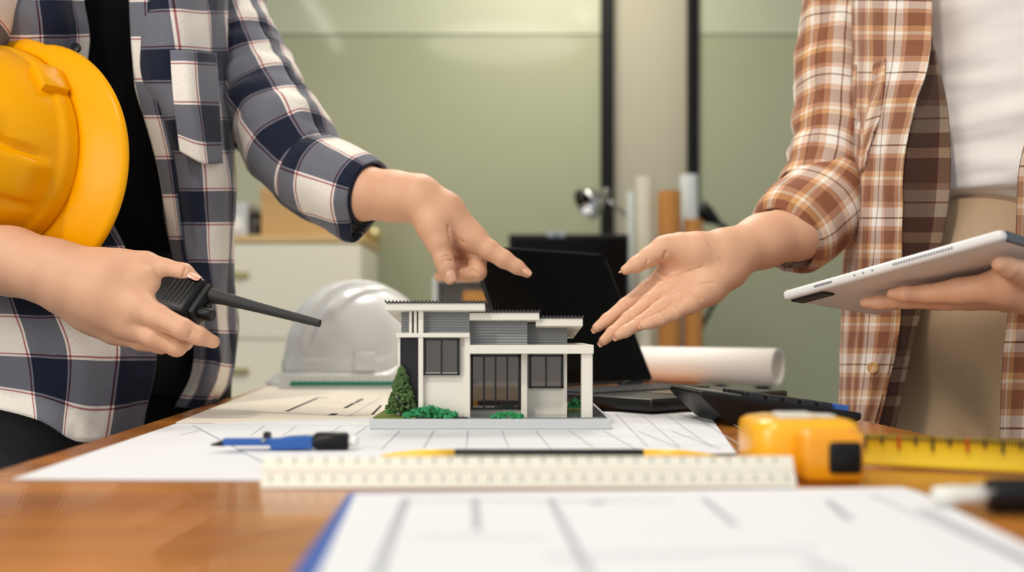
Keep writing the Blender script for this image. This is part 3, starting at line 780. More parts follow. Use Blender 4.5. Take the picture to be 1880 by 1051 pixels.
MB().box(wx(768, 1.0), wx(860, .99), d0 + .004, .990, bz, bz + .0012, .0003).build('planting_bed', M_hd, hm, world=True)
MB().box(wx(861, .99), bx1 - .004, d0 + .004, 1.172, bz, bz + .0010, .0003).build('paving', M_pave, hm, world=True)
MB().box(wx(1042, 1.06), bx1 - .02, 1.06, 1.165, bz + .001, bz + .0022, .0003).build('lawn', M_grass, hm, world=True)
# tower
hb('tower_wall', M_hw, 776, 862, 615, 770, .987, 1.13, z0=bz)
hb('dark_bay', M_hd, 735, 770, 620, 770, .998, 1.12, z0=bz)
hb('bay_trim', M_hw, 730, 735, 618, 770, .996, 1.0, z0=bz)
hb('bay_return_wall', M_hw, 731, 735, 622, 770, 1.0, 1.12, z0=bz)
hb('pillar', M_hw, 768, 777, 562, 770, .981, .994, z0=bz)
hb('ledge', M_hw, 727, 862, 612, 620, .980, 1.0)
upper = hb('upper_wall', M_hg, 737, 862, 565, 613, .990, 1.13)
def lap(parent, px0, px1, py0, py1, d, n):
    k = MB(); x0, x1 = wx(px0, d), wx(px1, d); za, zz = wz(py1, d), wz(py0, d); h = (zz - za) / n
    for i in range(n): k.prism([(d - .0016, za + i * h), (d, za + i * h), (d, za + (i + 1) * h), (d - .0004, za + (i + 1) * h)], 'x', x0, x1)
    tag(k.build('siding', M_hg, parent, world=True), kind='stuff')
lap(upper, 737, 862, 566, 612, .990, 9)
hb('fin', M_hw, 751, 756, 563, 613, .983, .990); hb('fin', M_hw, 760, 765, 563, 613, .983, .990)
hb('corner_trim', M_hw, 853, 863, 620, 770, .984, .988, z0=bz)
# entrance storey
hb('porch_wall', M_hw, 864, 1040, 650, 770, 1.022, 1.13, z0=bz)
mid = hb('middle_wall', M_hg, 862, 968, 584, 634, 1.000, 1.13); lap(mid, 862, 968, 585, 633, 1.000, 9)
rgt = hb('right_wall', M_hg, 968, 1041, 594, 634, 1.014, 1.13); lap(rgt, 968, 1041, 595, 633, 1.014, 8)
hb('porch_column', M_hw, 957, 968, 650, 768, 1.004, 1.023, z0=bz)
hb('corner_trim', M_hw, 1033, 1041, 650, 766, 1.018, 1.023, z0=bz)
hb('carport_roof', M_hw, 862, 1090, 634, 650, .981, 1.125)
hb('carport_post', M_hw, 1068, 1088, 648, 770, .984, .998, z0=bz)
# roofs: sloping slab with corrugated tiles on top
def roof(px0, px1, pyt, pyb, da, db, drop):
    x0, x1 = wx(px0, da), wx(px1, da); za, zz = wz(pyb, da), wz(pyt, da); tt = (zz - za)
    r = MB().prism([(da, za), (db, za - drop), (db, za - drop + tt * .62), (da, za + tt * .62)], 'x', x0, x1, .0003).build('roof', M_hw, hm, world=True)
    k = MB(); n = int((x1 - x0) / .0035); P = []
    for i in range(13):
        f = i / 12; row = []
        for j in range(n * 4 + 1):
            s = j / (n * 4); st = (f * 12) % 1.0
            row.append((x0 + (x1 - x0) * s, da - .001 + (db - da) * f, za - drop * f + tt * .62 + .0012 + .0011 * math.cos(2 * math.pi * j / 4) + (.0009 if i % 2 == 0 else 0)))
        P.append(row)
    o = k.grid(P).build('roof_tiles', M_tile, r, world=True); tag(o, kind='stuff'); o.modifiers.new('thickness', 'SOLIDIFY').thickness = .0016
roof(708, 890, 549, 570, .974, 1.155, .017)
roof(862, 990, 566, 588, .988, 1.15, .014)
roof(984, 1070, 576, 599, .994, 1.15, .014)
# windows and the sliding door
def glazed(name, px0, px1, py0, py1, d, n, fr=3.5):
    root = hb(name, M_hd, px0, px1, py0, py1, d - .001, d + .0005, 0)
    x0, x1 = wx(px0, d), wx(px1, d); za, zz = wz(py1, d), wz(py0, d); w = fr / FPX * d
    for i in range(n):
        a = x0 + w + (x1 - x0 - 2 * w) * i / n + .0006; b = x0 + w + (x1 - x0 - 2 * w) * (i + 1) / n - .0006
        MB().box(a, b, d - .0022, d - .0008, za + w, zz - w).build('pane', M_glass, root, world=True)
    for i in range(1, n):
        a = x0 + w + (x1 - x0 - 2 * w) * i / n
        MB().box(a - .0009, a + .0009, d - .0036, d - .0008, za, zz).build('mullion', M_hd, root, world=True)
    for (a, b, c, e) in ((x0, x1, zz - w, zz), (x0, x1, za, za + w), (x0, x0 + w, za, zz), (x1 - w, x1, za, zz)):
        MB().box(a, b, d - .0042, d - .0008, c, e).build('frame_bar', M_hd, root, world=True)
    return root
glazed('window', 778, 844, 622, 689, .986, 2)
glazed('sliding_door', 864, 956, 652, 752, 1.021, 4)
glazed('window', 971, 1034, 652, 713, 1.021, 2)
MB().box(wx(780, .986), wx(842, .986), .9825, .986, wz(687.5, .986), wz(684.5, .986)).build('sill', M_hw, hm, world=True)
# tree and shrubs
rng = random.Random(5)
def clump(name, m, centres, parent, kind='stuff'):
    k = MB()
    for (c, r) in centres:
        q = bmesh.ops.create_icosphere(k.bm, subdivisions=1, radius=r, matrix=Matrix.Translation(c) @ Matrix.Rotation(rng.random() * 6, 4, 'Z'))
        for v in q['verts']: v.co += Vector((rng.uniform(-1, 1), rng.uniform(-1, 1), rng.uniform(-1, 1))) * r * .35
    return tag(k.build(name, m, parent, world=True), kind=kind)
tx, ty = wx(738, .992), .9895; zt0, zt1 = bz + .004, wz(672, .99)
tre = MB().tube([(tx, ty, bz), (tx, ty, bz + .012), (tx, ty, zt1 - .02)], [.0022, .0018, .0006], 8).build('tree_trunk', mat('model_trunk', (82, 60, 40), .9), hm, world=True)
cs = []
for i in range(620):
    f = rng.random() ** 1.25; a = rng.random() * 6.283; rad = .0150 * (1 - f) ** .72 * (min(1, f * 9 + .55)); rad *= rng.uniform(.62, 1.06)
    cs.append((Vector((tx + rad * math.cos(a), ty + rad * math.sin(a) * .85, zt0 + .003 + (zt1 - zt0 - .004) * f)), rng.uniform(.0011, .0022)))
clump('tree_foliage', M_leaf, cs, tre)
def shrub(px0, px1, d, h, n):
    cs = []
    for i in range(n):
        s = rng.random(); x = wx(px0, d) + (wx(px1, d) - wx(px0, d)) * s; e = math.sin(math.pi * min(max(s, .06), .94)) ** .6
        cs.append((Vector((x, d + rng.uniform(-.004, .004), bz + .001 + rng.random() * h * e)), rng.uniform(.0014, .0028)))
    clump('shrub', M_bush, cs, hm)
shrub(742, 838, .980, .010, 150); shrub(902, 960, .979, .0045, 60); shrub(712, 730, 1.02, .008, 40); shrub(1046, 1068, 1.09, .012, 60)

# ================================================================== people
M_skin = mat('skin', (222, 170, 136), .48, var=.07, scale=60, bump=.25, bscale=420, sss=.12, spec=.4)
M_skin2 = mat('skin_tan', (224, 174, 140), .48, var=.07, scale=60, bump=.25, bscale=420, sss=.12, spec=.4)
M_nail = mat('fingernail', (228, 172, 144), .3, var=.02, coat=.3)
NAVY, WH, RED, LW = (20, 26, 46), (238, 230, 218), (120, 30, 36), (236, 226, 220)
M_pl1 = mat_plaid('navy_plaid_cotton', [(0, WH), (.40, LW), (.425, RED), (.445, LW), (.465, NAVY), (.90, LW), (.925, RED), (.945, LW), (.96, WH)], .100)
BR, TAN, CRM, DBR, ORG = (140, 88, 62), (206, 158, 124), (238, 226, 204), (96, 54, 38), (214, 160, 104)
M_pl2 = mat_plaid('brown_plaid_cotton', [(0, BR), (.22, TAN), (.30, CRM), (.34, ORG), (.42, BR), (.60, TAN), (.66, (246, 242, 234)), (.76, DBR), (.785, (246, 242, 234)), (.92, TAN)], .098, amix=.55)
M_under = mat_ribbed('black_ribbed_knit', (8, 8, 9), 90)
M_tee = mat('white_jersey', (246, 240, 236), .85, var=.015, bump=.15, bscale=900)
M_bpants = mat('black_trouser_cloth', (12, 12, 14), .8, var=.1, bump=.2, bscale=700)
M_tpants = mat('beige_trouser_cloth', (188, 160, 128), .75, var=.03, bump=.2, bscale=700)
M_hair = mat('dark_hair', (28, 20, 16), .45, var=.2, bump=.6, bscale=300)

def pxr(r, d): return r * d / FPX
def chain_cones(S, F, pts, k):
    for (a, b) in zip(pts[:-1], pts[1:]):
        S.cone(F, W(*a[:3]), W(*b[:3]), pxr(a[3], a[2]), pxr(b[3], b[2]), k)
def hand_mesh(palm, fingers, h=.0013, kp=.012, kf=.010, creases=(), balls=(), web=.0018):
    """palm: list of chains, fingers: list of chains; each chain = [(px,py,d,r_px)...]"""
    allp = [q for c in palm + fingers for q in c]
    P = np.array([W(*q[:3]) for q in allp]); R = max(pxr(q[3], q[2]) for q in allp) + .012
    S = SDF(P.min(0) - R, P.max(0) + R, h)
    B = S.field()
    for c in palm: chain_cones(S, B, c, kp)
    for (q, rad, ax) in balls: S.ell(B, W(*q), rad, ax, kp)
    Rf = B.copy()
    for f in fingers:
        F = S.field(); chain_cones(S, F, f, .0035)
        Rf = SDF.smin(Rf, SDF.smin(B, F, kf), web)
    ds = np.arange(.9, 1.42, .0006)
    def hit(px, py):
        p = np.stack([(px - CX) / FPX * ds, ds, CAMZ - (py - CY) / FPX * ds], 1)
        i = np.round((p - S.lo) / S.h).astype(int); ok = ((i >= 0) & (i < S.n)).all(1); i = np.clip(i, 0, S.n - 1)
        w = np.nonzero(ok & (Rf[tuple(i.T)] < 0))[0]
        return p[w[0]] if len(w) else None
    cuts = []
    for (pts, r) in creases:
        q = catmull([(x, y, 0) for x, y in pts], 4 * len(pts)); h_ = [hit(x, y) for x, y, _ in q]
        cuts += [(a, b, r) for a, b in zip(h_[:-1], h_[1:]) if a is not None and b is not None and np.linalg.norm(a - b) < .02]
    for (a, b, r) in cuts: S.cone(Rf, a, b, r, r, .0016, sub=True)
    V, Q = S.mesh(Rf)
    return smooth_mesh(V, Q, 2), Q
def nail(k, p, tip, nrm, w, l):
    """a slightly domed nail plate at p, pointing along tip, facing nrm"""
    t = Vector(tip).normalized(); n = Vector(nrm); n = (n - t * n.dot(t)).normalized(); s = t.cross(n)
    P = []
    for i in range(7):
        u = -1 + 2 * i / 6; row = []
        for j in range(7):
            v = -1 + 2 * j / 6
            x = v * math.sqrt(max(0.05, 1 - .55 * abs(u) ** 3))
            row.append(Vector(p) + t * (u * l) + s * (x * w) + n * (-.55 * w * x * x - .12 * l * u * u + .0004))
        P.append(row)
    k.grid(P)
def body_core(parts, heads, h=.007):
    """coarse part of the figure: torso, neck, head, upper arms, in world coordinates"""
    P = np.array([p for (a, b, ra, rb) in parts for p in (a, b)] + [c for (c, r) in heads])
    S = SDF(P.min(0) - .22, P.max(0) + .22, h); F = S.field()
    for (a, b, ra, rb) in parts: S.cone(F, a, b, ra, rb, .04, .07)
    for (c, r) in heads: S.ell(F, c, r, None, .02, .05)
    return S, F
def join_meshes(name, items, mats, parent):
    me = bpy.data.meshes.new(name); V = []; Q = []; off = 0; mi = []
    for (v, q, i) in items:
        V.append(v); Q.append(q + off); off += len(v); mi += [i] * len(q)
    me = quads_mesh(name, np.concatenate(V), np.concatenate(Q))
    o = link(name, me, mats, parent, True, True)
    me.polygons.foreach_set('material_index', np.array(mi, np.int32)[:len(me.polygons)])
    return o
def mb_arrays(k):
    k.bm.verts.ensure_lookup_table(); k.bm.verts.index_update()
    V = np.array([v.co[:] for v in k.bm.verts]); Q = np.array([[v.index for v in f.verts] for f in k.bm.faces]); k.bm.free()
    return V, Q
def head_parts(c, f):
    """ellipsoids of a head centred at c facing f"""
    c = np.array(c); f = np.array(f); s = np.array([f[1], -f[0], 0]); z = np.array([0, 0, 1.])
    L = [(c + z * .03 - f * .01, (.078, .078, .088)), (c - z * .045 + f * .028, (.052, .052, .065)), (c + f * .094 - z * .022, (.013, .013, .022)), (c + f * .083 - z * .060, (.022, .022, .010)),
         (c + s * .076 - z * .01 - f * .01, (.010, .016, .030)), (c - s * .076 - z * .01 - f * .01, (.010, .016, .030))]
    eyes = [c + f * .079 + s * .031 + z * .004, c + f * .079 - s * .031 + z * .004]
    return L, eyes
def make_head_extras(S, F, c, f, parent, hair_r):
    L, eyes = head_parts(c, f)
    for e in eyes: S.ell(F, e, (.016, .016, .010), None, .008, sub=True)
    for e in eyes:
        k = MB(); bmesh.ops.create_uvsphere(k.bm, u_segments=16, v_segments=10, radius=.0115, matrix=Matrix.Translation(Vector(e) - Vector(f) * .006))
        k.build('eye', mat('eye_white', (225, 222, 215), .2), parent, True, True)
    S2 = SDF(np.array(c) - .25, np.array(c) + .25, .007); H = S2.field(); f = np.array(f); z = np.array([0, 0, 1.])
    S2.ell(H, c + z * .042 - f * .018, (.088, .088, .090), None, .02); S2.cone(H, c - f * .05 + z * .02, c - f * .065 - z * hair_r, .075, .055, .04)
    S2.ell(H, c + f * .075 - z * .035, (.068, .068, .085), None, .02, sub=True)
    V, Q = S2.mesh(H); link('hair', quads_mesh('hair', smooth_mesh(V, Q, 2), Q), M_hair, parent, True, True)
def trousers(name, hips, legs, m, parent, waist, h=.007, cut=None):
    P = np.array([p for l in legs for p, r in l] + [hips]); S = SDF(P.min(0) - .2, P.max(0) + .2, h); F = S.field()
    for l in legs:
        for (a, b) in zip(l[:-1], l[1:]): S.cone(F, a[0], b[0], a[1], b[1], .03, .06)
    for (c, r, M) in waist: S.ell(F, c, r, M, .05, .08)
    if cut is not None:
        F[:, :, S.ax[2] > cut] = np.maximum(F[:, :, S.ax[2] > cut], (S.ax[2][S.ax[2] > cut] - cut)[None, None, :].astype(np.float32))
    V, Q = S.mesh(F)
    return link(name, quads_mesh(name, smooth_mesh(V, Q, 2), Q), m, parent, True, True)
def loft(name, rings, m, parent, f, nu=72, nv=60, wr=None):
    """torso garment: rings (cx,cy,z,halfwidth,halfdepth) facing f"""
    f = np.array(f); s = np.array([-f[1], f[0], 0]); R = catmull([r[:3] for r in rings], nv); D = catmull([(r[3], r[4], 0) for r in rings], nv)
    th = np.linspace(-math.pi, math.pi, nu)
    ct, st = np.cos(th), np.sin(th); sg = lambda v, p: np.sign(v) * np.abs(v) ** p
    G = R[:, None] + D[:, 0, None, None] * sg(st, .85)[None, :, None] * s + D[:, 1, None, None] * sg(ct, .85)[None, :, None] * np.array([f[0], f[1], 0])
    U, V = np.meshgrid(th * .145, R[:, 2])
    n = grid_normals(G); C = R[:, None]
    if np.mean(np.sum(n * (G - C), axis=2)) < 0: n = -n
    if wr:
        Dd = np.zeros(U.shape)
        for (seed, amp, su, sv) in wr:
            f1 = folds(U, V, seed, amp, su, sv); w = np.clip((np.abs(th) - 2.6) / .5, 0, 1)[None, :]; Dd += f1 * (1 - w)
        G = G + n * Dd[:, :, None]
    return link(name, cloth_mesh(name, G, U, V), m, parent, True, True)
def button(parent, p, n, r, m):
    Mx = Matrix.Translation(Vector(p)) @ Vector(n).to_track_quat('Z', 'Y').to_matrix().to_4x4()
    return MB().lathe([(0, -.001), (r, -.001), (r, .0012), (r * .82, .0018), (r * .6, .0011), (0, .0011)], 20, Mx).build('button', m, parent, auto=40, world=True)

# ---------------------------------------------------------------- person with the radio and the yellow hat
f1 = np.array([.8, -.6, 0]); ax1 = np.array([-.566, 1.40, 0]); lf1 = np.array([.6, .8, 0])
pa = thing('person', 'person in open navy plaid shirt and black top, pointing at the house model', 'person', (ax1[0], ax1[1], 0))
# pointing hand (person's left)
q = .0
H1 = 1.25
palm1 = [[(560, 330, 1.33, 54), (655, 353, 1.29, 49), (725, 361, 1.265, 43), (768, 366, H1, 40)],
         [(768, 362, H1, 38), (815, 390, H1 - .002, 34), (866, 436, H1 - .004, 24)],
         [(768, 366, H1 + .012, 34), (818, 396, H1 + .018, 30), (866, 442, H1 + .018, 22)],
         [(770, 370, H1 + .022, 30), (815, 400, H1 + .034, 26), (858, 448, H1 + .036, 20)],
         [(772, 374, H1 + .028, 26), (808, 406, H1 + .048, 24), (846, 452, H1 + .052, 18)],
         [(775, 378, H1 - .006, 30), (795, 415, H1 - .016, 26), (806, 440, H1 - .020, 22)]]
fing1 = [[(864, 435, H1 - .004, 24), (898, 459, H1 - .010, 18.5), (925, 476, H1 - .012, 16.5), (950, 491, H1 - .012, 13), (968, 502, H1 - .012, 8.5)],
         [(864, 446, H1 + .016, 20), (876, 478, H1 + .006, 17), (877, 500, H1 + .002, 16), (858, 505, H1 + .001, 13.5), (830, 506, H1 + .006, 12), (806, 508, H1 + .010, 9)],
         [(856, 450, H1 + .034, 18), (864, 480, H1 + .026, 15.5), (860, 492, H1 + .020, 14.5), (835, 488, H1 + .016, 13), (822, 478, H1 + .014, 12)],
         [(846, 452, H1 + .050, 16), (850, 476, H1 + .044, 13), (834, 484, H1 + .036, 12), (818, 476, H1 + .030, 10)],
         [(800, 428, H1 - .018, 25), (806, 450, H1 - .022, 20), (815, 478, H1 - .025, 18), (820, 493, H1 - .026, 16.5), (826, 512, H1 - .026, 11)]]
cr1 = [([(823, 414), (824, 428), (828, 446)], .0013), ([(811, 474), (819, 471), (829, 473)], .0007), ([(813, 481), (820, 478), (830, 479)], .0007),
       ([(860, 498), (868, 497), (876, 502)], .0008), ([(846, 486), (850, 480), (862, 474)], .0008), ([(834, 428), (842, 440), (852, 446)], .0008)]
V1, Q1 = hand_mesh(palm1, fing1, creases=cr1)
k = MB()
nail(k, W(969, 497, H1 - .019), W(972, 503, H1 - .012) - W(950, 490, H1 - .012), (.45, -.55, .75), .0052, .0062)
nail(k, W(826.5, 507, H1 - .0375), W(827, 514, H1 - .026) - W(820, 492, H1 - .026), (-.05, -1, .10), .0062, .0072)
Vn1, Qn1 = mb_arrays(k)
# hand with the radio (person's right)
H3 = 1.08
palm3 = [[(-170, 455, 1.10, 66), (-60, 470, 1.09, 60), (20, 480, H3, 57), (95, 500, H3 - .006, 55), (135, 515, H3 - .008, 52)],
         [(135, 505, H3 - .004, 46), (195, 505, H3 - .004, 42), (248, 500, H3, 30)],
         [(140, 520, H3 - .008, 50), (190, 535, H3 - .016, 44), (252, 566, H3 - .026, 31)],
         [(140, 530, H3 - .008, 46), (185, 556, H3 - .012, 40), (235, 594, H3 - .020, 27)],
         [(135, 535, H3 + .002, 42), (170, 570, H3 + .004, 36), (212, 606, H3 + .002, 26)],
         [(210, 515, H3 - .010, 36), (264, 522, H3 - .010, 24), (276, 532, H3 - .012, 17)]]
fing3 = [[(246, 560, H3 - .022, 31), (290, 582, H3 - .036, 23), (335, 604, H3 - .042, 19.5), (365, 617, H3 - .036, 17), (391, 628, H3 - .028, 12.5)],
         [(232, 594, H3 - .018, 26), (282, 619, H3 - .030, 20), (324, 637, H3 - .026, 18), (338, 628, H3 - .008, 16), (322, 612, H3 + .010, 13)],
         [(212, 604, H3, 25), (258, 626, H3 - .008, 18), (296, 634, H3 - .002, 16), (302, 618, H3 + .014, 14)],
         [(196, 600, H3 + .014, 23), (236, 622, H3 + .014, 16), (266, 628, H3 + .018, 14), (278, 612, H3 + .030, 12)],
         [(225, 488, H3 + .002, 30), (268, 483, H3 + .002, 21), (303, 494, H3, 18.5), (338, 501, H3 - .002, 17), (364, 515, H3 - .002, 9)]]
cr3 = [([(352, 607), (349, 614), (347, 622)], .0006), ([(341, 492), (339, 500), (336, 509)], .0006), ([(292, 602), (312, 614), (334, 628)], .0010)]
V3, Q3 = hand_mesh(palm3, fing3, creases=cr3, kp=.016)
k = MB()
nail(k, W(358, 505, H3 - .0115), W(368, 516, H3 - .002) - W(338, 501, H3 - .002), (.25, -.45, .85), .0058, .0068)
Vn3, Qn3 = mb_arrays(k)
# hidden body inside the clothes
sh_r = ax1 + [-.13, -.13, 1.34]; sh_l = ax1 + [.10, .135, 1.34]; hc1 = np.array([ax1[0] + .05, ax1[1] - .03, 1.60])
core = [(ax1 + [0, 0, .92], ax1 + [0, 0, 1.12], .075, .07), (ax1 + [0, 0, 1.12], ax1 + [0, 0, 1.26], .07, .07), (sh_r, sh_l, .05, .05), (ax1 + [.01, 0, 1.3], hc1 - [0, 0, .06], .055, .050),
        (sh_l, W(520, 260, 1.36), .045, .042), (W(520, 260, 1.36), W(600, 340, 1.31), .042, .036),
        (sh_r, W(-190, 300, 1.12), .045, .042), (W(-190, 300, 1.12), W(-150, 455, 1.10), .042, .038)]
S, F = body_core(core, head_parts(hc1, f1)[0]); make_head_extras(S, F, hc1, f1, pa, .10)
Vb, Qb = S.mesh(F)
join_meshes('body', [(V1, Q1, 0), (V3, Q3, 0), (smooth_mesh(Vb, Qb, 2), Qb, 0), (Vn1, Qn1, 1), (Vn3, Qn3, 1)], [M_skin, M_nail], pa)
# black top and trousers
loft('undershirt', [(ax1[0], ax1[1], z, w, d) for z, w, d in ((.70, .150, .098), (.85, .150, .098), (1.0, .146, .096), (1.15, .150, .100), (1.30, .150, .092), (1.36, .120, .07))], M_under, pa, f1, wr=[(3.3, .004, 6, 10)])
l1 = ax1 + lf1 * .085; r1 = ax1 - lf1 * .085
trousers('trousers', ax1 + [0, 0, .9], [[(l1 + [0, 0, .86], .095), (l1 + [.03, .02, .48], .07), (l1 + [.0, .03, .08], .055)], [(r1 + [0, -.02, .86], .100), (r1 + [.02, -.05, .48], .072), (r1 + [-.02, -.03, .08], .055)]],
         M_bpants, pa, [(ax1 + [0, 0, .86], (.165, .165, .12), None)])
for s_ in (l1, r1):
    MB().box(s_[0] - .04, s_[0] + .22, s_[1] - .05, s_[1] + .05, 0, .07, .03, 3).build('shoe', M_black, pa, auto=60, world=True)
# shirt: far front panel, near front panel, sleeves, cuff
shirt = panel('shirt', [[(168, -190, 1.26), (90, -190, 1.22), (-30, -190, 1.22), (-150, -190, 1.30), (-110, -190, 1.52), (80, -190, 1.60)],
                        [(152, -20, 1.255), (85, -20, 1.20), (-30, -20, 1.20), (-150, -20, 1.29), (-110, -20, 1.52), (80, -20, 1.62)],
                        [(163, 60, 1.255), (90, 60, 1.205), (-30, 60, 1.21), (-150, 60, 1.29), (-110, 60, 1.52), (80, 60, 1.62)],
                        [(158, 150, 1.26), (85, 150, 1.235), (-30, 150, 1.25), (-150, 150, 1.30), (-110, 150, 1.52), (80, 150, 1.62)],
                        [(170, 320, 1.265), (90, 320, 1.25), (-30, 320, 1.26), (-150, 320, 1.30), (-110, 320, 1.52), (80, 320, 1.62)],
                        [(235, 470, 1.25), (130, 470, 1.215), (0, 470, 1.21), (-140, 470, 1.27), (-110, 470, 1.52), (80, 470, 1.62)],
                        [(274, 570, 1.235), (165, 570, 1.19), (30, 570, 1.18), (-130, 570, 1.25), (-110, 570, 1.52), (80, 570, 1.62)],
                        [(282, 655, 1.23), (185, 655, 1.175), (50, 650, 1.165), (-120, 645, 1.23), (-110, 640, 1.52), (80, 640, 1.62)],
                        [(264, 790, 1.235), (150, 812, 1.165), (60, 768, 1.15), (-110, 730, 1.21), (-110, 730, 1.50), (80, 730, 1.62)]],
              M_pl1, pa, nu=90, nv=110, wr=[(1.1, .008, 9, 4), (5.2, .0036, 22, 12)], uv0=(.010, .035), shear=.06)
pocket_n = (.1, -.95, .2)
fp = panel('front_panel', [[(232, -190, 1.27), (300, -190, 1.25), (375, -190, 1.32), (412, -190, 1.44), (330, -190, 1.56), (140, -190, 1.62)],
                           [(236, -20, 1.255), (310, -20, 1.235), (385, -20, 1.30), (420, -20, 1.43), (330, -20, 1.57), (140, -20, 1.62)],
                           [(248, 150, 1.255), (320, 150, 1.225), (395, 150, 1.29), (427, 150, 1.42), (330, 150, 1.57), (140, 150, 1.62)],
                           [(288, 300, 1.255), (350, 300, 1.22), (408, 300, 1.28), (431, 300, 1.40), (330, 300, 1.56), (140, 300, 1.62)],
                           [(317, 470, 1.27), (365, 470, 1.24), (412, 470, 1.28), (431, 470, 1.39), (330, 470, 1.55), (140, 470, 1.61)],
                           [(352, 590, 1.29), (390, 590, 1.26), (418, 590, 1.30), (430, 590, 1.39), (330, 590, 1.55), (140, 590, 1.60)],
                           [(350, 680, 1.315), (385, 685, 1.29), (412, 690, 1.32), (424, 690, 1.40), (330, 690, 1.55), (140, 690, 1.60)],
                           [(318, 748, 1.33), (352, 752, 1.325), (384, 746, 1.34), (398, 742, 1.40), (330, 740, 1.54), (140, 740, 1.60)]],
           M_pl1, shirt, nu=84, nv=110, wr=[(2.4, .009, 12, 4), (8.2, .004, 26, 12)], uv0=(.044, .012), shear=-.05)
panel('pocket', [[(312, 92, 1.214), (350, 94, 1.219), (396, 98, 1.272)], [(318, 180, 1.203), (355, 180, 1.208), (402, 182, 1.258)], [(330, 278, 1.200), (372, 300, 1.212), (409, 300, 1.250)]],
      M_pl1, fp, nu=30, nv=40, wr=[(9.9, .002, 14, 8)], uv0=(.012, .061))
panel('placket', [[(233, -190, 1.262), (268, -190, 1.250)], [(237, -20, 1.247), (275, -20, 1.236)], [(249, 150, 1.246), (284, 150, 1.231)], [(289, 300, 1.246), (318, 300, 1.228)], [(318, 470, 1.261), (340, 470, 1.247)], [(353, 590, 1.282), (372, 590, 1.268)]],
      M_pl1, fp, nu=10, nv=80, wr=[(2.9, .0015, 20, 8)], uv0=(.02, .03), thick=.003)
button(shirt, W(139, 88, 1.214), (.25, -.95, .1), .0062, M_black)
def elbow_rings(a, b, amp, fr):
    return lambda th, V: amp * np.sin(V * fr + 1.3 * np.sin(th)) * np.clip(1 - np.abs(V - a) / b, 0, 1) * (0.6 + .4 * np.cos(th - 2.2))
tube_cloth('sleeve', [(388, -120, 1.50, 0)[:3], (425, 20, 1.45), (462, 130, 1.41), (510, 228, 1.37), (556, 300, 1.335), (592, 328, 1.315)], [58, 62, 72, 86, 78, 60], M_pl1, shirt, nu=72, nv=90,
           wr=[(4.1, .011, 13, 12), (6.6, .0045, 24, 20)], uv0=(.02, .03), rings=elbow_rings(.30, .12, .006, 130))
def cuff_tip(c, amt, w):
    def fn(G, th, V, n, C):
        k = np.exp(-((np.angle(np.exp(1j * (th - c)))) / w) ** 2)[None, :, None]
        f = np.clip((V - V.min()) / (V.max() - V.min()), 0, 1)[:, :, None]
        return G + k * f ** 2 * np.array(amt)
    return fn
cf = tube_cloth('cuff', [(566, 318, 1.335), (592, 328, 1.32), (630, 341, 1.302), (660, 351, 1.290), (676, 356, 1.284)], [74, 79, 73, 67, 60], M_pl1, shirt, nu=64, nv=40,
           wr=[(7.7, .0045, 16, 14)], uv0=(.015, .055), thick=.005, extra=cuff_tip(math.pi, (-.010, -.005, -.018), .40))
tube_cloth('cuff_lining', [(640, 345, 1.298), (668, 354, 1.288), (679, 357, 1.284)], [60, 58, 56], mat('navy_lining', (24, 30, 50), .9), shirt, nu=40, nv=8, thick=.002)
tube_cloth('sleeve', [(30, -150, 1.22), (-90, 20, 1.18), (-175, 220, 1.13), (-190, 330, 1.115), (-160, 420, 1.105)], [95, 100, 95, 88, 82], M_pl1, shirt, nu=48, nv=50, wr=[(5.5, .006, 12, 12)])
tube_cloth('collar', [tuple(ax1 + f1 * .02 + [.05 * math.cos(a), .05 * math.sin(a), 1.40]) for a in np.linspace(-2.2, 2.9, 14)], [.016] * 14, M_pl1, shirt, nu=16, nv=40, pixel=False, squash=.4)

# radio held in the hand
axr = W(575, 602, 1.02) - W(330, 540, 1.05); axr = Vector(axr).normalized(); up = Vector((.05, -.75, .6)); up = (up - axr * up.dot(axr)).normalized(); sd = up.cross(axr)
rad = thing('two_way_radio', 'black two-way radio with a long antenna held in the hand', 'radio', tuple(W(336, 553, 1.072)))
rad.rotation_euler = Matrix((axr, sd, up)).transposed().to_euler()
MB().box(-.085, .020, -.026, .026, -.017, .017, .006, 3).build('case', M_black, rad, auto=40)
MB().box(.018, .0265, -.021, .023, -.0135, .0135, .004, 2).build('top_cap', mat('black_rubber', (20, 20, 20), .6), rad, auto=40)
for i in range(5): MB().box(-.012 + i * .005, -.0095 + i * .005, -.016, .016, .0165, .0178, .0004).build('speaker_slot', mat('black_rubber', (20, 20, 20), .6), rad)
MB().tube([(.022, .015, .002), (.030, .015, .002), (.040, .015, .002), (.085, .0145, .002), (.152, .014, .002), (.155, .014, .002)], [.0085, .0085, .0072, .0056, .0044, .0040], 16).build('antenna', mat('antenna_rubber', (34, 34, 32), .6), rad, auto=50)
MB().tube([(.024, -.011, .003), (.028, -.011, .003), (.042, -.011, .003), (.043, -.011, .003)], [.0055, .0068, .0068, .006], 18).build('volume_knob', M_black, rad, auto=40)
MB().tube([(.024, .002, -.002), (.031, .002, -.002)], .0042, 12).build('status_light', M_black, rad, auto=40)
MB().box(-.040, .004, -.0295, -.0255, -.006, .006, .0015).build('talk_button', mat('black_rubber', (20, 20, 20), .6), rad)

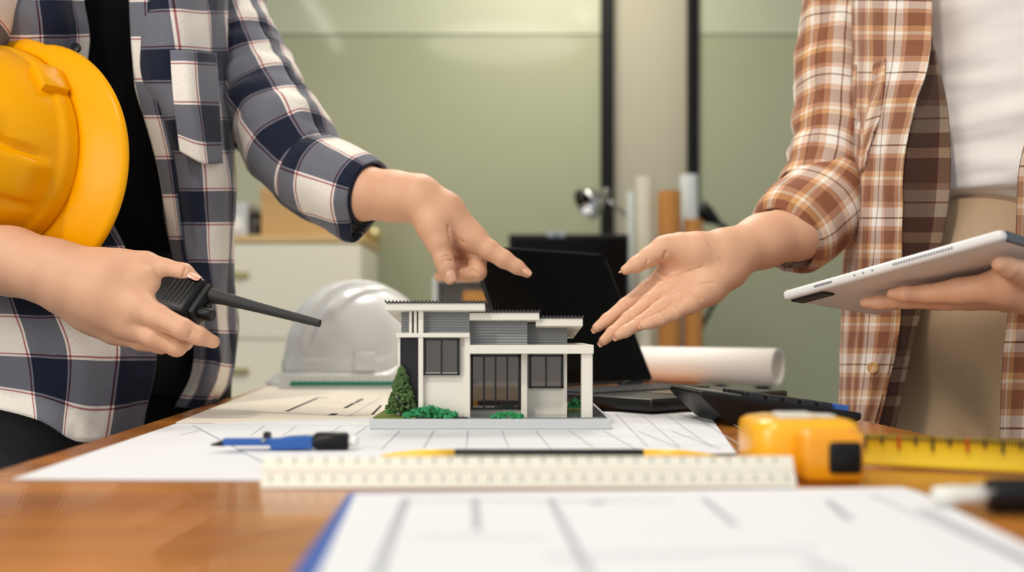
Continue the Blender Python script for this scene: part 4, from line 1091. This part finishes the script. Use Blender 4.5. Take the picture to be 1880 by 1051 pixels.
# ---------------------------------------------------------------- person with the tablet
f2 = np.array([-.75, -.66, 0]); f2 /= np.linalg.norm(f2); ax2 = np.array([.625, 1.27, 0]); rt2 = np.array([f2[1], -f2[0], 0])
pb = thing('person', 'person in open brown plaid shirt and white top, palm open, holding a tablet', 'person', (ax2[0], ax2[1], 0))
H2 = 1.20
palm2 = [[(1535, 405, 1.30, 54), (1465, 424, 1.26, 50), (1400, 443, 1.235, 46), (1345, 466, H2 + .012, 42), (1325, 476, H2 + .006, 41)],
         [(1325, 462, H2 + .010, 34), (1270, 474, H2 + .012, 27), (1222, 508, H2 + .012, 18)],
         [(1328, 474, H2 + .006, 36), (1272, 495, H2 + .004, 28), (1226, 528, H2 - .002, 19)],
         [(1330, 486, H2 + .004, 36), (1282, 515, H2 - .004, 28), (1244, 546, H2 - .016, 19)],
         [(1332, 498, H2 + .002, 34), (1300, 528, H2 - .014, 28), (1268, 558, H2 - .028, 18)],
         [(1318, 462, H2 - .002, 34), (1275, 462, H2 - .008, 31), (1232, 458, H2 - .010, 25)],
         [(1236, 470, H2 + .002, 18), (1226, 500, H2 + .008, 15)]]
fing2 = [[(1222, 508, H2 + .012, 19), (1188, 532, H2 + .008, 16), (1148, 562, H2 + .002, 14), (1115, 588, H2 - .006, 12), (1096, 602, H2 - .010, 9)],
         [(1226, 528, H2 - .004, 18.5), (1192, 555, H2 - .010, 15.5), (1154, 586, H2 - .018, 13.5), (1124, 612, H2 - .026, 11.5), (1108, 626, H2 - .030, 9)],
         [(1244, 546, H2 - .018, 18), (1210, 569, H2 - .026, 14.5), (1174, 594, H2 - .036, 12.5), (1148, 609, H2 - .042, 11), (1136, 616, H2 - .044, 9)],
         [(1266, 557, H2 - .030, 18), (1238, 575, H2 - .038, 13.5), (1210, 588, H2 - .046, 12), (1192, 594, H2 - .050, 10.5), (1182, 597, H2 - .052, 8.5)],
         [(1245, 455, H2 - .010, 27), (1218, 456, H2 - .014, 22), (1190, 473, H2 - .018, 18), (1168, 486, H2 - .022, 15), (1148, 496, H2 - .024, 9)]]
cr2 = [([(1206, 500), (1235, 508), (1262, 500), (1290, 490)], .0008), ([(1204, 515), (1235, 520), (1262, 527)], .0007), ([(1262, 522), (1290, 521), (1312, 520)], .0006),
       ([(1222, 543), (1245, 533), (1270, 538), (1288, 550)], .0008), ([(1222, 462), (1218, 474), (1208, 482)], .0012), ([(1187, 470), (1189, 478), (1186, 488)], .0006),
       ([(1186, 546), (1176, 552), (1160, 566)], .0007), ([(1300, 445), (1315, 465), (1330, 490)], .0006), ([(1218, 560), (1204, 565), (1190, 575)], .0007), ([(1250, 562), (1236, 566), (1222, 574)], .0007)]
for (x, y) in ((1186, 524), (1150, 556), (1192, 551), (1158, 582), (1210, 566), (1176, 591), (1236, 573), (1212, 586)):
    cr2.append(([(x - 5, y - 8), (x + 1, y), (x + 6, y + 8)], .0005))
V2, Q2 = hand_mesh(palm2, fing2, h=.0012, creases=cr2, kp=.014, kf=.007, web=.0010)
k = MB()
for (x, y, d, tx_, ty_) in ((1092, 606.5, H2 - .006, -19, 14), (1103.5, 631, H2 - .027, -16, 14), (1131.5, 620.5, H2 - .042, -12, 8), (1178.5, 599.5, H2 - .051, -10, 4), (1141, 497, H2 - .022, -20, 10)):
    t = W(x + tx_, y + ty_, d) - W(x, y, d); nail(k, W(x, y, d), t, (-.55, .45, -.55) if y > 550 else (-.6, .1, .5), .0038, .0042)
Vn2, Qn2 = mb_arrays(k)
# tablet plane and the hand under it
TA, TB, TC = W(1436, 543, 1.05), W(1840, 430, .867), W(1605, 573, 1.15)
tn = np.cross(TB - TA, TC - TA); tn /= np.linalg.norm(tn); cp = np.array([0, 0, CAMZ])
def under(px, py, r):
    ray = W(px, py, 1.0) - cp
    d = 1.0
    for _ in range(4): d = (tn @ (TA - cp) - (r * d / FPX + .0115)) / (tn @ ray)
    return (px, py, d, r)
fp4 = [[under(1850, 525, 30), under(1760, 535, 24), under(1700, 540, 17), under(1660, 540, 14), under(1638, 540, 10)],
       [under(1850, 540, 28), under(1740, 548, 22), under(1665, 552, 15), under(1615, 556, 13), under(1588, 556, 10)],
       [under(1860, 548, 24), under(1780, 552, 18), under(1720, 556, 14), under(1690, 557, 11)],
       [under(1885, 505, 26), under(1850, 492, 19), under(1836, 486, 15)]]
u0 = under(1850, 530, 34)
palm4 = [[(2080, 470, u0[2] + .10, 60), (1985, 515, u0[2] + .04, 52), (1900, 528, u0[2] + .006, 42), u0], [(1905, 525, u0[2], 40), under(1850, 545, 28)], [(1900, 518, u0[2], 36), under(1846, 520, 28)]]
V4, Q4 = hand_mesh(palm4, fp4, h=.0015, kp=.014)
sh2r = ax2 + rt2 * .165 + [0, 0, 1.34]; sh2l = ax2 - rt2 * .165 + [0, 0, 1.34]; hc2 = ax2 + f2 * .05 + [0, 0, 1.60]
el4 = W(2150, 440, u0[2] + .14)
core = [(ax2 + [0, 0, .92], ax2 + [0, 0, 1.12], .075, .07), (ax2 + [0, 0, 1.12], ax2 + [0, 0, 1.26], .07, .07), (sh2r, sh2l, .048, .048), (ax2 + [0, 0, 1.3], hc2 - [0, 0, .06], .050, .047),
        (sh2r, W(1525, 240, 1.36), .034, .032), (W(1525, 240, 1.36), W(1535, 400, 1.30), .032, .034), (sh2l, el4, .042, .040), (el4, W(2080, 470, u0[2] + .10), .040, .036)]
S, F = body_core(core, head_parts(hc2, f2)[0]); make_head_extras(S, F, hc2, f2, pb, .16)
Vb, Qb = S.mesh(F)
join_meshes('body', [(V2, Q2, 0), (V4, Q4, 0), (smooth_mesh(Vb, Qb, 2), Qb, 0), (Vn2, Qn2, 1)], [M_skin2, M_nail], pb)
loft('white_top', [(ax2[0] + f2[0] * o_, ax2[1] + f2[1] * o_, z, w, d) for z, w, d, o_ in ((1.000, .146, .094, 0), (1.012, .158, .108, 0), (1.03, .166, .120, .004), (1.10, .164, .118, .006), (1.20, .160, .112, .004), (1.32, .158, .100, 0), (1.385, .11, .065, 0))], M_tee, pb, f2, nv=110, nu=110,
     wr=[(2.2, .012, 5, 14), (6.1, .006, 9, 30), (1.2, .012, 7, 5)])
l2 = ax2 + rt2 * .085; r2_ = ax2 - rt2 * .085
tp = trousers('trousers', ax2 + [0, 0, .9], [[(l2 + [0, 0, .88], .098), (l2 + [-.02, .0, .48], .075), (l2 + [.0, .03, .08], .060)], [(r2_ + [0, 0, .88], .100), (r2_ + [-.02, -.02, .48], .076), (r2_ + [0, .02, .08], .060)]],
         M_tpants, pb, [(ax2 + [0, 0, .90], (.165, .150, .15), None)], cut=1.022)
for s_ in (l2, r2_):
    MB().box(s_[0] - .20, s_[0] + .05, s_[1] - .10, s_[1] + .0, 0, .07, .03, 3).build('shoe', mat('brown_leather', (96, 66, 44), .5), pb, auto=60, world=True)
shirt2 = panel('shirt', [[(1760, -190, 1.50), (1655, -190, 1.48), (1570, -190, 1.40), (1590, -190, 1.27), (1650, -190, 1.19), (1704, -190, 1.150)],
                         [(1760, -20, 1.50), (1650, -20, 1.48), (1560, -20, 1.40), (1585, -20, 1.27), (1648, -20, 1.18), (1707, -20, 1.140)],
                         [(1760, 110, 1.50), (1650, 110, 1.48), (1562, 110, 1.40), (1585, 110, 1.26), (1645, 110, 1.175), (1703, 110, 1.130)],
                         [(1760, 200, 1.50), (1650, 200, 1.48), (1562, 200, 1.40), (1582, 200, 1.255), (1632, 200, 1.175), (1680, 200, 1.128)],
                         [(1760, 310, 1.50), (1650, 310, 1.48), (1562, 310, 1.39), (1580, 310, 1.25), (1622, 310, 1.180), (1661, 310, 1.135)],
                         [(1760, 430, 1.49), (1650, 430, 1.46), (1558, 430, 1.38), (1576, 430, 1.25), (1618, 430, 1.185), (1655, 430, 1.142)],
                         [(1760, 590, 1.48), (1650, 590, 1.44), (1551, 590, 1.36), (1570, 590, 1.25), (1612, 590, 1.195), (1650, 590, 1.155)],
                         [(1760, 700, 1.46), (1650, 700, 1.42), (1549, 700, 1.35), (1564, 700, 1.25), (1598, 700, 1.205), (1628, 700, 1.170)],
                         [(1760, 800, 1.45), (1650, 800, 1.40), (1546, 800, 1.34), (1560, 800, 1.25), (1582, 800, 1.215), (1602, 800, 1.185)]],
               M_pl2, pb, nu=90, nv=110, wr=[(3.1, .006, 14, 3), (7.2, .003, 30, 9)], uv0=(.03, .02), shear=.03)
panel('inner_facing', [[(1700, 40, 1.160), (1703, 40, 1.165), (1706, 40, 1.170)], [(1700, 120, 1.142), (1712, 120, 1.150), (1722, 120, 1.160)], [(1680, 200, 1.131), (1712, 200, 1.152), (1738, 200, 1.165)], [(1661, 310, 1.138), (1706, 310, 1.150), (1745, 310, 1.150)],
                       [(1655, 430, 1.145), (1696, 430, 1.150), (1732, 430, 1.150)], [(1650, 590, 1.158), (1670, 590, 1.165), (1688, 590, 1.170)], [(1628, 700, 1.173), (1646, 700, 1.180), (1662, 700, 1.185)], [(1602, 800, 1.188), (1622, 800, 1.195), (1640, 800, 1.20)]],
      mat_plaid('brown_plaid_shaded', [(0, (72, 44, 32)), (.3, (150, 122, 98)), (.42, (72, 44, 32)), (.60, (160, 148, 132)), (.76, DBR), (.785, (160, 148, 132)), (.92, (110, 80, 60))], .098), shirt2, nu=20, nv=80, wr=[(2.8, .003, 20, 6)])  # inside of the shirt: its shade is put into a darker plaid copy
panel('pocket', [[(1563, 118, 1.316), (1592, 120, 1.246), (1624, 106, 1.196)], [(1566, 200, 1.309), (1590, 200, 1.239), (1618, 195, 1.191)], [(1566, 300, 1.30), (1582, 316, 1.236), (1592, 282, 1.218)]], M_pl2, shirt2, nu=30, nv=40, wr=[(4.9, .003, 18, 10)], uv0=(.01, .05), shear=.5)
panel('front_panel', [[(1990, -190, 1.10), (2030, -190, 1.06), (2100, -190, 1.12), (2110, -190, 1.30)], [(1950, 0, 1.085), (2000, 0, 1.05), (2090, 0, 1.10), (2110, 0, 1.30)], [(1900, 200, 1.080), (1960, 200, 1.04), (2060, 200, 1.08), (2110, 200, 1.30)],
                      [(1871, 310, 1.080), (1930, 310, 1.04), (2040, 310, 1.08), (2100, 310, 1.30)], [(1864, 430, 1.085), (1920, 430, 1.05), (2020, 430, 1.08), (2090, 430, 1.30)], [(1850, 580, 1.095), (1900, 580, 1.06), (2000, 580, 1.09), (2070, 580, 1.30)],
                      [(1840, 700, 1.105), (1890, 700, 1.07), (1990, 700, 1.10), (2060, 700, 1.30)], [(1834, 830, 1.115), (1880, 830, 1.08), (1980, 830, 1.10), (2050, 830, 1.30)]], M_pl2, shirt2, nu=50, nv=90, wr=[(5.1, .004, 16, 4)], uv0=(.02, 0))
M_btn = mat('tan_button', (196, 150, 92), .3)
button(shirt2, W(1603, 676, 1.196), (-.5, -.85, .1), .0068, M_btn)
tube_cloth('sleeve', [(1560, -140, 1.43), (1540, -20, 1.40), (1528, 90, 1.38), (1522, 200, 1.355), (1514, 290, 1.33), (1500, 350, 1.31)], [60, 60, 60, 60, 62, 64], M_pl2, shirt2, nu=64, nv=90,
           wr=[(6.1, .007, 12, 12), (2.6, .003, 28, 20)], uv0=(.02, .0), rings=elbow_rings(.36, .14, .005, 120))
tube_cloth('cuff', [(1535, 340, 1.32), (1512, 372, 1.305), (1478, 404, 1.285), (1450, 430, 1.27), (1440, 440, 1.264)], [66, 76, 80, 78, 66], M_pl2, shirt2, nu=64, nv=40, wr=[(8.4, .006, 15, 15)], thick=.005, uv0=(.03, .02))
tube_cloth('sleeve', [(1990, -160, 1.12), (2080, 60, 1.08), (2140, 250, 1.08), (2160, 400, 1.08)], [80, 84, 82, 80], M_pl2, shirt2, nu=48, nv=40, wr=[(5.9, .006, 12, 12)])
tube_cloth('collar', [tuple(ax2 + f2 * .02 + [.05 * math.cos(a), .05 * math.sin(a), 1.40]) for a in np.linspace(.6, 5.4, 14)], [.016] * 14, M_pl2, shirt2, nu=16, nv=40, pixel=False, squash=.4)
# tablet
tx_ = Vector(TB - TA).normalized(); ty_ = Vector(TC - TA); ty_ = (ty_ - tx_ * ty_.dot(tx_)).normalized(); tz_ = tx_.cross(ty_)
tab = thing('tablet', 'white tablet held tilted in the hand beside the brown plaid shirt', 'tablet', tuple((TA + TB + TC + (TB + TC - TA)) / 4))
tab.rotation_euler = Matrix((tx_, ty_, tz_)).transposed().to_euler()
TL, TWd = .2364 / 2, .1675 / 2
sgn = 1 if tz_.z > 0 else -1
M_tabw = mat('white_tablet_case', (226, 226, 224), .35, var=.02)
MB().box(-TL, TL, -TWd, TWd, -.0052, .0052, .0042, 3).build('case', M_tabw, tab, auto=50)
MB().box(-TL + .006, TL - .006, -TWd + .006, TWd - .006, sgn * .0050, sgn * .0056).build('screen', mat('tablet_glass', (10, 10, 12), .08), tab)
MB().box(-TL + .006, -TL + .046, -TWd + .006, -TWd + .026, -sgn * .0075, -sgn * .005, .0008).build('camera_bump', M_black, tab)
for i in range(3): MB().tube([(-.030 + i * .010, -TWd - .0004, 0), (-.030 + i * .010, -TWd + .001, 0)], .0011, 10).build('connector_pad', M_ink, tab)
k = MB()
for i in range(22): k.box(.012 + i * .0028, .0138 + i * .0028, -TWd - .0003, -TWd + .001, -.0012, .0012)
tag(k.build('speaker_grille', M_ink, tab), kind='stuff')
MB().box(-TL + .040, -TL + .062, -TWd - .0003, -TWd + .001, -.0012, .0012, .0003).build('volume_button', M_ink, tab)
MB().box(TL - .004, TL + .0006, -TWd + .008, TWd - .01, -.0048, .0045, .0008).build('dark_edge', mat('dark_blue_glass', (34, 42, 50), .15), tab)
